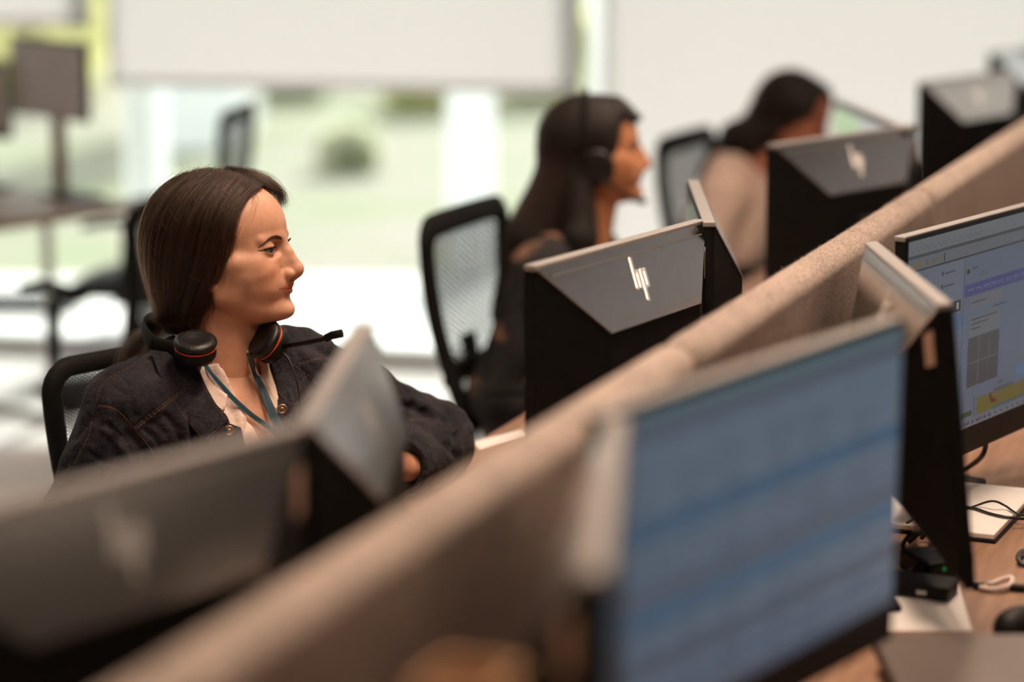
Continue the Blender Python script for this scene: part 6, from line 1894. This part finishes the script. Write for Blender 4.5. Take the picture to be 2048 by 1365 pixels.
# --- second woman
HO2 = PY(1170, 303, 5.35); HR2 = Matrix.Rotation(R(-3), 4, 'Z')
B2 = (Matrix.Translation(HO2) @ HR2) @ Vector((-0.030, 0, -0.215))
J2 = arms((-0.02, -0.235, -0.32), (0.22, -0.17, -0.30), (0.30, -0.15, -0.30), (0.02, 0.235, -0.32), (0.24, 0.15, -0.30), (0.32, 0.13, -0.30), 0.160)
SK2 = (0.60, 0.27, 0.135)
P2 = person('woman with long dark hair wearing a headset, in a dark patterned jacket', B2, -20, 14, HO2, HR2, J2, SK2, M_DARKJ, 'dark jacket with tan blossoms', 'jacket', hres=3.0, bres=0.008, girth=0.018, trouser=M_TROUSER)
finish_cloth(P2)
M2 = Matrix.Translation(HO2) @ HR2
H2 = empty('head_details', parent=P2['root']); H2.matrix_local = P2['RI'] @ M2
cones = [((-45, 28, -50), (-110, 55, -190), 58, 62), ((-45, -28, -50), (-110, -55, -190), 58, 62), ((-110, 50, -190), (-165, 45, -360), 62, 42), ((-110, -50, -190), (-165, -45, -360), 62, 42),
         ((-10, -62, -50), (-10, -88, -180), 30, 40), ((-10, -88, -180), (-50, -90, -340), 40, 24), ((-10, 62, -50), (-20, 85, -200), 30, 34), ((70, 0, 104), (122, -4, 75), 18, 6), ((76, -28, 90), (108, -26, 72), 15, 8), ((60, 10, 100), (84, 20, 84), 16, 11), ((80, 0, 92), (100, 0, 80), 12, 7), ((78, -34, 86), (96, -24, 74), 14, 8), ((70, -50, 60), (60, -66, 10), 12, 12)]
V2, Q2 = over_head_hair(cones, 5.0, keep_front=10)
np_mesh('hair', V2 / 1000, Q2, M_HAIRCAP2, H2)
strands('hair_strands', [c / 1000 for c in flow_strands(V2, Q2, 2200, -400, 18, 24, -0.35)], 0.00022, HAIR2, H2)
face_details(H2, P2['headV'], P2['headF'], HAIR2, liner=False)
HS2 = thing('headset', 'black headset with boom microphone worn on the long-haired woman\'s head', 'headset', tuple(HO2), R(-3))
arc = [(10 + 10 * math.sin(a) * 0, 92 * math.cos(a), 20 + 112 * math.sin(a)) for a in np.linspace(-0.35, math.pi + 0.35, 40)]
m = MB(); m.tube([Vector((x - 8, y, z)) / 1000 for x, y, z in arc], 0.008, 10, flat=(0.0045, 0.011)); m.build('headband', M_BLACK2, HS2)
for s in (-1, 1):
    e = empty('ear_cup', Vector((26, 88 * s, -26)) / 1000, 0, HS2); e.rotation_euler = (R(90 * s), 0, 0)
    m = MB(); m.lathe([(0.034, -0.004), (0.041, 0.002), (0.041, 0.012), (0.032, 0.018)] if s < 0 else [(0.032, -0.018), (0.041, -0.012), (0.041, -0.002), (0.034, 0.004)], seg=28); m.build('ear_pad', M_PAD, e)
m = MB(); m.tube([Vector(p) / 1000 for p in ((30, -99, -46), (61, -90, -66), (95, -68, -90), (116, -48, -104), (128, -40, -106))], 0.0045, 8); m.build('mic_boom', M_BLACK, HS2)
m = MB(); m.sphere(Vector((129, -39, -106)) / 1000, 0.007, (1.5, 1, 1)); m.build('microphone', M_BLACK2, HS2)
# --- third woman, head bent down
HO3 = PY(1574, 226, 6.95); HR3 = Matrix.Rotation(R(-12), 4, 'Z') @ Matrix.Rotation(R(25), 4, 'Y')
M3 = Matrix.Translation(HO3) @ HR3
B3 = HO3 + Vector((-0.115, -0.01, -0.175))
J3 = arms((0.02, -0.235, -0.31), (0.22, -0.16, -0.33), (0.30, -0.14, -0.34), (0.04, 0.235, -0.31), (0.24, 0.14, -0.33), (0.32, 0.12, -0.34), 0.165)
SK3 = (0.50, 0.20, 0.12)
P3 = person('woman in a cream jumper bending her dark-haired head over her desk', B3, -22, 20, HO3, HR3, J3, SK3, M_CREAM, 'cream knitted jumper', 'jumper', hres=3.0, bres=0.008, girth=0.022, trouser=M_TROUSER, cloth_seed=2.0)
finish_cloth(P3)
H3 = empty('head_details', parent=P3['root']); H3.matrix_local = P3['RI'] @ M3
I3 = M3.inverted()
def h3(u, v, Y): return tuple((I3 @ PY(u, v, Y)) * 1000)
cones = [(h3(1545, 245, 6.97), h3(1470, 285, 7.03), 52, 46), (h3(1470, 285, 7.03), h3(1425, 345, 7.05), 46, 36), (h3(1425, 345, 7.05), h3(1412, 420, 7.06), 36, 26), ((-40, 0, -30), (-60, 0, -90), 62, 50), ((-12, -52, -40), (-50, -58, -120), 32, 34), ((-60, -40, -80), (-110, -50, -120), 44, 40), ((70, 0, 104), (106, -4, 80), 16, 8), ((60, -58, 50), (52, -70, 18), 14, 8)]
V3, Q3 = over_head_hair(cones, 5.0, keep_front=6, lo=(-420, -150, -420))
np_mesh('hair', V3 / 1000, Q3, M_HAIRCAP2, H3)
strands('hair_strands', [c / 1000 for c in flow_strands(V3, Q3, 1500, -400, 16, 22, -0.7)], 0.00024, HAIR2, H3)
face_details(H3, P3['headV'], P3['headF'], HAIR2, liner=False)
